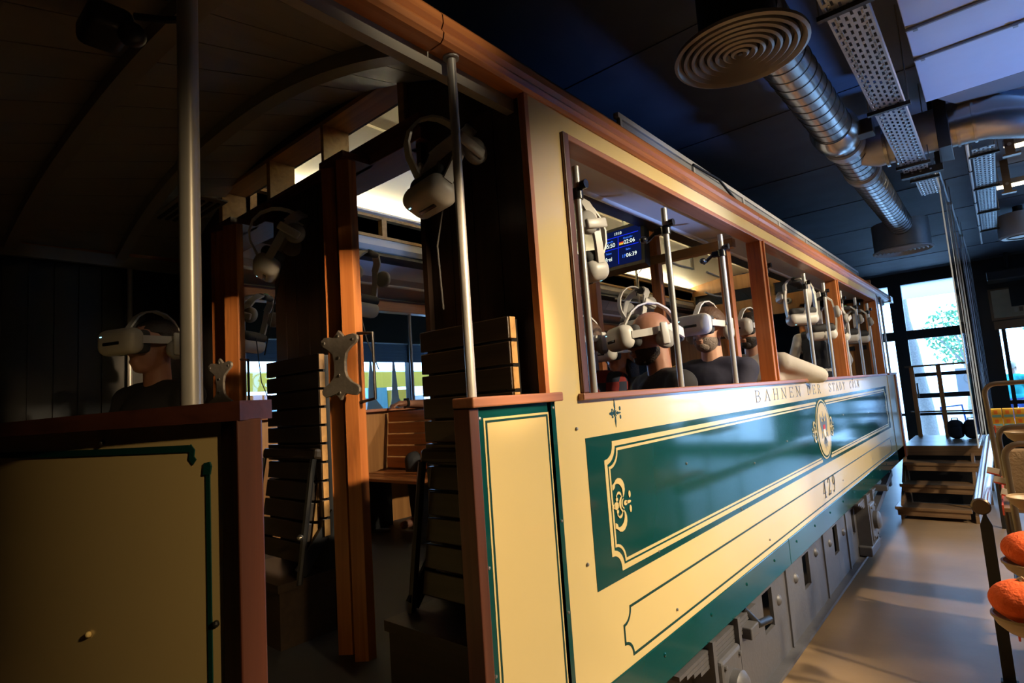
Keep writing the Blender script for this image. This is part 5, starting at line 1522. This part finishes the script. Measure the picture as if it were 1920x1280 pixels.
# small lamps and cameras
o = thing('spot_lamp', 'small white cylinder spot seen through the transom', 'lamp', (-.95, 1.75, 2.86))
MB().tube([(-.90, 1.72, 2.89), (-.97, 1.78, 2.85)], .026, 14).build('head', 'white_board', o, smooth=True)
MB().cyl((-.93, 1.75, 2.88), (-.93, 1.75, 3.0), .006, n=8).build('arm', 'white_board', o)
o = thing('platform_ceiling_lamp', 'black bulky device clamped under the platform ceiling', 'device', (-.45, .36, 2.52))
rbox((-.47, .36, 2.52), (.13, .09, .06), .02, 3).build('body', 'black', o, smooth=True)
MB().ell((-.42, .40, 2.495), (.03, .03, .028), 12, 8).build('knob', 'black', o, smooth=True)
MB().tube([(-.40, .40, 2.53), (-.36, .45, 2.525), (-.32, .50, 2.53)], .008, 8).build('arm', 'black', o)
o = thing('dome_camera', 'tiny white round camera on the far wooden wall', 'camera', (-.95, 6.9, 2.55))
MB().lathe([(.0001, -.05), (.03, -.045), (.04, -.02), (.04, 0)], (-.92, 7.685, 2.60), 'Y', 16).build('housing', 'white_board', o, smooth=True)
MB().lathe([(.0001, -.056), (.018, -.052), (.022, -.044)], (-.92, 7.685, 2.60), 'Y', 12).build('lens', 'black', o)

# ---------------------------------------------------------------- shop rack at the frame edge
def frame_loop(x0, x1, y, zt, r, dx=0.0):
    pts = [(x0 + dx, y, .0), (x0, y, zt - .06)]
    pts += [(x0 + .06 - .06 * math.cos(a), y, zt - .06 + .06 * math.sin(a)) for a in [PI / 8, PI / 4, 3 * PI / 8, PI / 2]]
    pts += [(x1, y, zt + .01)]
    return MB().tube(pts, r, 12)
rk = thing('display_rack', 'bronze tubular shop display rack with bent hoops and trays', 'rack', (1.25, 3.9, 0))
frame_loop(.905, 1.7, 4.60, 1.495, .014, .03).build('hoop', 'rack', rk, smooth=True)
frame_loop(.945, 1.7, 4.10, 1.27, .014, .02).build('hoop', 'rack', rk, smooth=True)
frame_loop(.965, 1.7, 3.55, 1.235, .014, .02).build('hoop', 'rack', rk, smooth=True)
frame_loop(.985, 1.7, 3.0, .90, .014, .01).build('hoop', 'rack', rk, smooth=True)
for y0, y1, z in ((4.65, 5.4, 1.225), (3.6, 4.55, .93), (3.05, 3.5, .55), (3.6, 4.5, .45)):
    MB().box(.93, 1.7, y0, y1, z - .02, z).build('shelf', 'step', rk, bevel=.003)
    MB().box(.925, .932, y0, y1, z - .035, z + .012).build('shelf_edge', 'tag_red', rk)
for x, y in ((.93, 5.35), (1.68, 5.35), (1.68, 4.6), (1.68, 3.0)): MB().cyl((x, y, 0), (x, y, 1.16), .012, n=10).build('upright', 'rack', rk, smooth=True)
for z in (.3, .5): MB().tube([(.95, 3.0, z), (.92, 4.6, z)], .009, 8).build('side_tie', 'rack', rk)
def yellow_box(x, y, z, label):
    b = thing('card_box', label, 'box', (x, y, z), 'small yellow boxes on the rack')
    MB().box(x - .026, x + .026, y - .04, y + .04, z, z + .055).build('carton', 'yellow', b, bevel=.002)
    MB().box(x - .022, x + .022, y - .042, y - .04, z + .004, z + .018).build('printed_band', 'box_blue', b)
    MB().box(x - .012, x + .006, y - .042, y - .04, z + .024, z + .046).build('printed_mark', 'box_orange', b)
for i, x in enumerate((.945, 1.0, 1.055, 1.11)):
    yellow_box(x, 4.72, 1.225, 'yellow card box in the lower row, %s from the rack end' % ('first', 'second', 'third', 'fourth')[i])
    yellow_box(x, 4.725, 1.280, 'yellow card box in the upper row, %s from the rack end' % ('first', 'second', 'third', 'fourth')[i])
def bowl(c, R, h, label):
    b = thing('display_bowl', label, 'bowl', c, 'bowls on the rack')
    MB().lathe([(.0001, 0), (R * .55, 0), (R * .85, h * .45), (R, h), (R * .95, h), (R * .8, h * .5), (R * .5, h * .12), (.0001, h * .1)], c, 'Z', 32).build('shell', 'bowl', b, smooth=True)
    MB().lathe([(R * .93, h - .004), (R * 1.01, h - .004), (R * 1.01, h + .004), (R * .93, h + .004), (R * .93, h - .004)], c, 'Z', 32).build('rim', 'bowl', b, smooth=True)
    MB().tube([Vector(c) + Vector((R * .9, 0, h * .5)), Vector(c) + Vector((R + .35, .02, h * .3))], .012, 8).build('support_arm', 'rack', b)
bowl((1.055, 4.0, 1.20), .085, .05, 'pale shallow bowl at the top of the rack')
bowl((1.035, 3.3, .985), .085, .05, 'pale bowl below the brown towel')
bowl((1.005, 2.95, .80), .095, .05, 'dark-rimmed bowl holding the upper orange felt ball')
bowl((.965, 2.43, .765), .085, .05, 'dark-rimmed bowl holding the lower orange felt ball')
def felt(c, r, label):
    f = thing('felt_ball', label, 'felt ball', c, 'orange felt balls')
    m = MB(); m.ell((c[0], c[1], c[2] + r * .8), (r * 1.1, r * 1.1, r * .84), 28, 16)
    for i, p in enumerate(m.v):
        a = math.atan2(p[1] - c[1], p[0] - c[0]); k = 1 + .035 * math.cos(6 * a)
        m.v[i] = (c[0] + (p[0] - c[0]) * k, c[1] + (p[1] - c[1]) * k, p[2])
    m.build('ball', 'felt', f, smooth=True)
    MB().tube([(c[0], c[1], c[2] + r * 1.6), (c[0] + .01, c[1], c[2] + r * 1.75)], [.012, .008], 8).build('stalk', 'towel', f)
felt((1.005, 2.95, .835), .080, 'upper orange felt ball in its bowl')
felt((.965, 2.43, .80), .076, 'lower orange felt ball in its bowl')
o = thing('folded_towel', 'folded brown towel leaning in the rack below the yellow boxes', 'towel', (1.06, 3.55, .97))
for k in range(3): MB().obox((1.01 + .004 * k, 3.72 + .03 * k, 1.07), (.10, .025, .24), Matrix.Rotation(-.25, 3, 'X')).build('fold', 'towel', o, bevel=.01)
o = thing('printed_cloth', 'pale printed cloth hanging beside the brown towel', 'cloth', (1.16, 3.7, .97))
for k in range(3): MB().obox((1.12 + .02 * k, 3.70 + .02 * k, 1.09), (.10, .012, .27), Matrix.Rotation(-.2, 3, 'X')).build('fold', 'linen', o, bevel=.004)
for i, (x, y, z) in enumerate(((.905, 3.9, 1.06), (.93, 3.75, 1.035), (.955, 3.6, 1.0))):
    o = thing('price_tag', ('white price tag at the far end of the shelf edge', 'white price tag in the middle of the shelf edge', 'white price tag below the brown towel')[i], 'price tag', (x, y, z), 'price tags on the rack')
    MB().obox((x, y, z), (.05, .004, .035), Matrix.Rotation(.25, 3, 'Y')).build('card', 'tag', o)
    MB().obox((x, y - .003, z - .014), (.05, .003, .007), Matrix.Rotation(.25, 3, 'Y')).build('red_stripe', 'tag_red', o)
for o in bpy.data.objects:
    if '_world' in o: del o['_world']
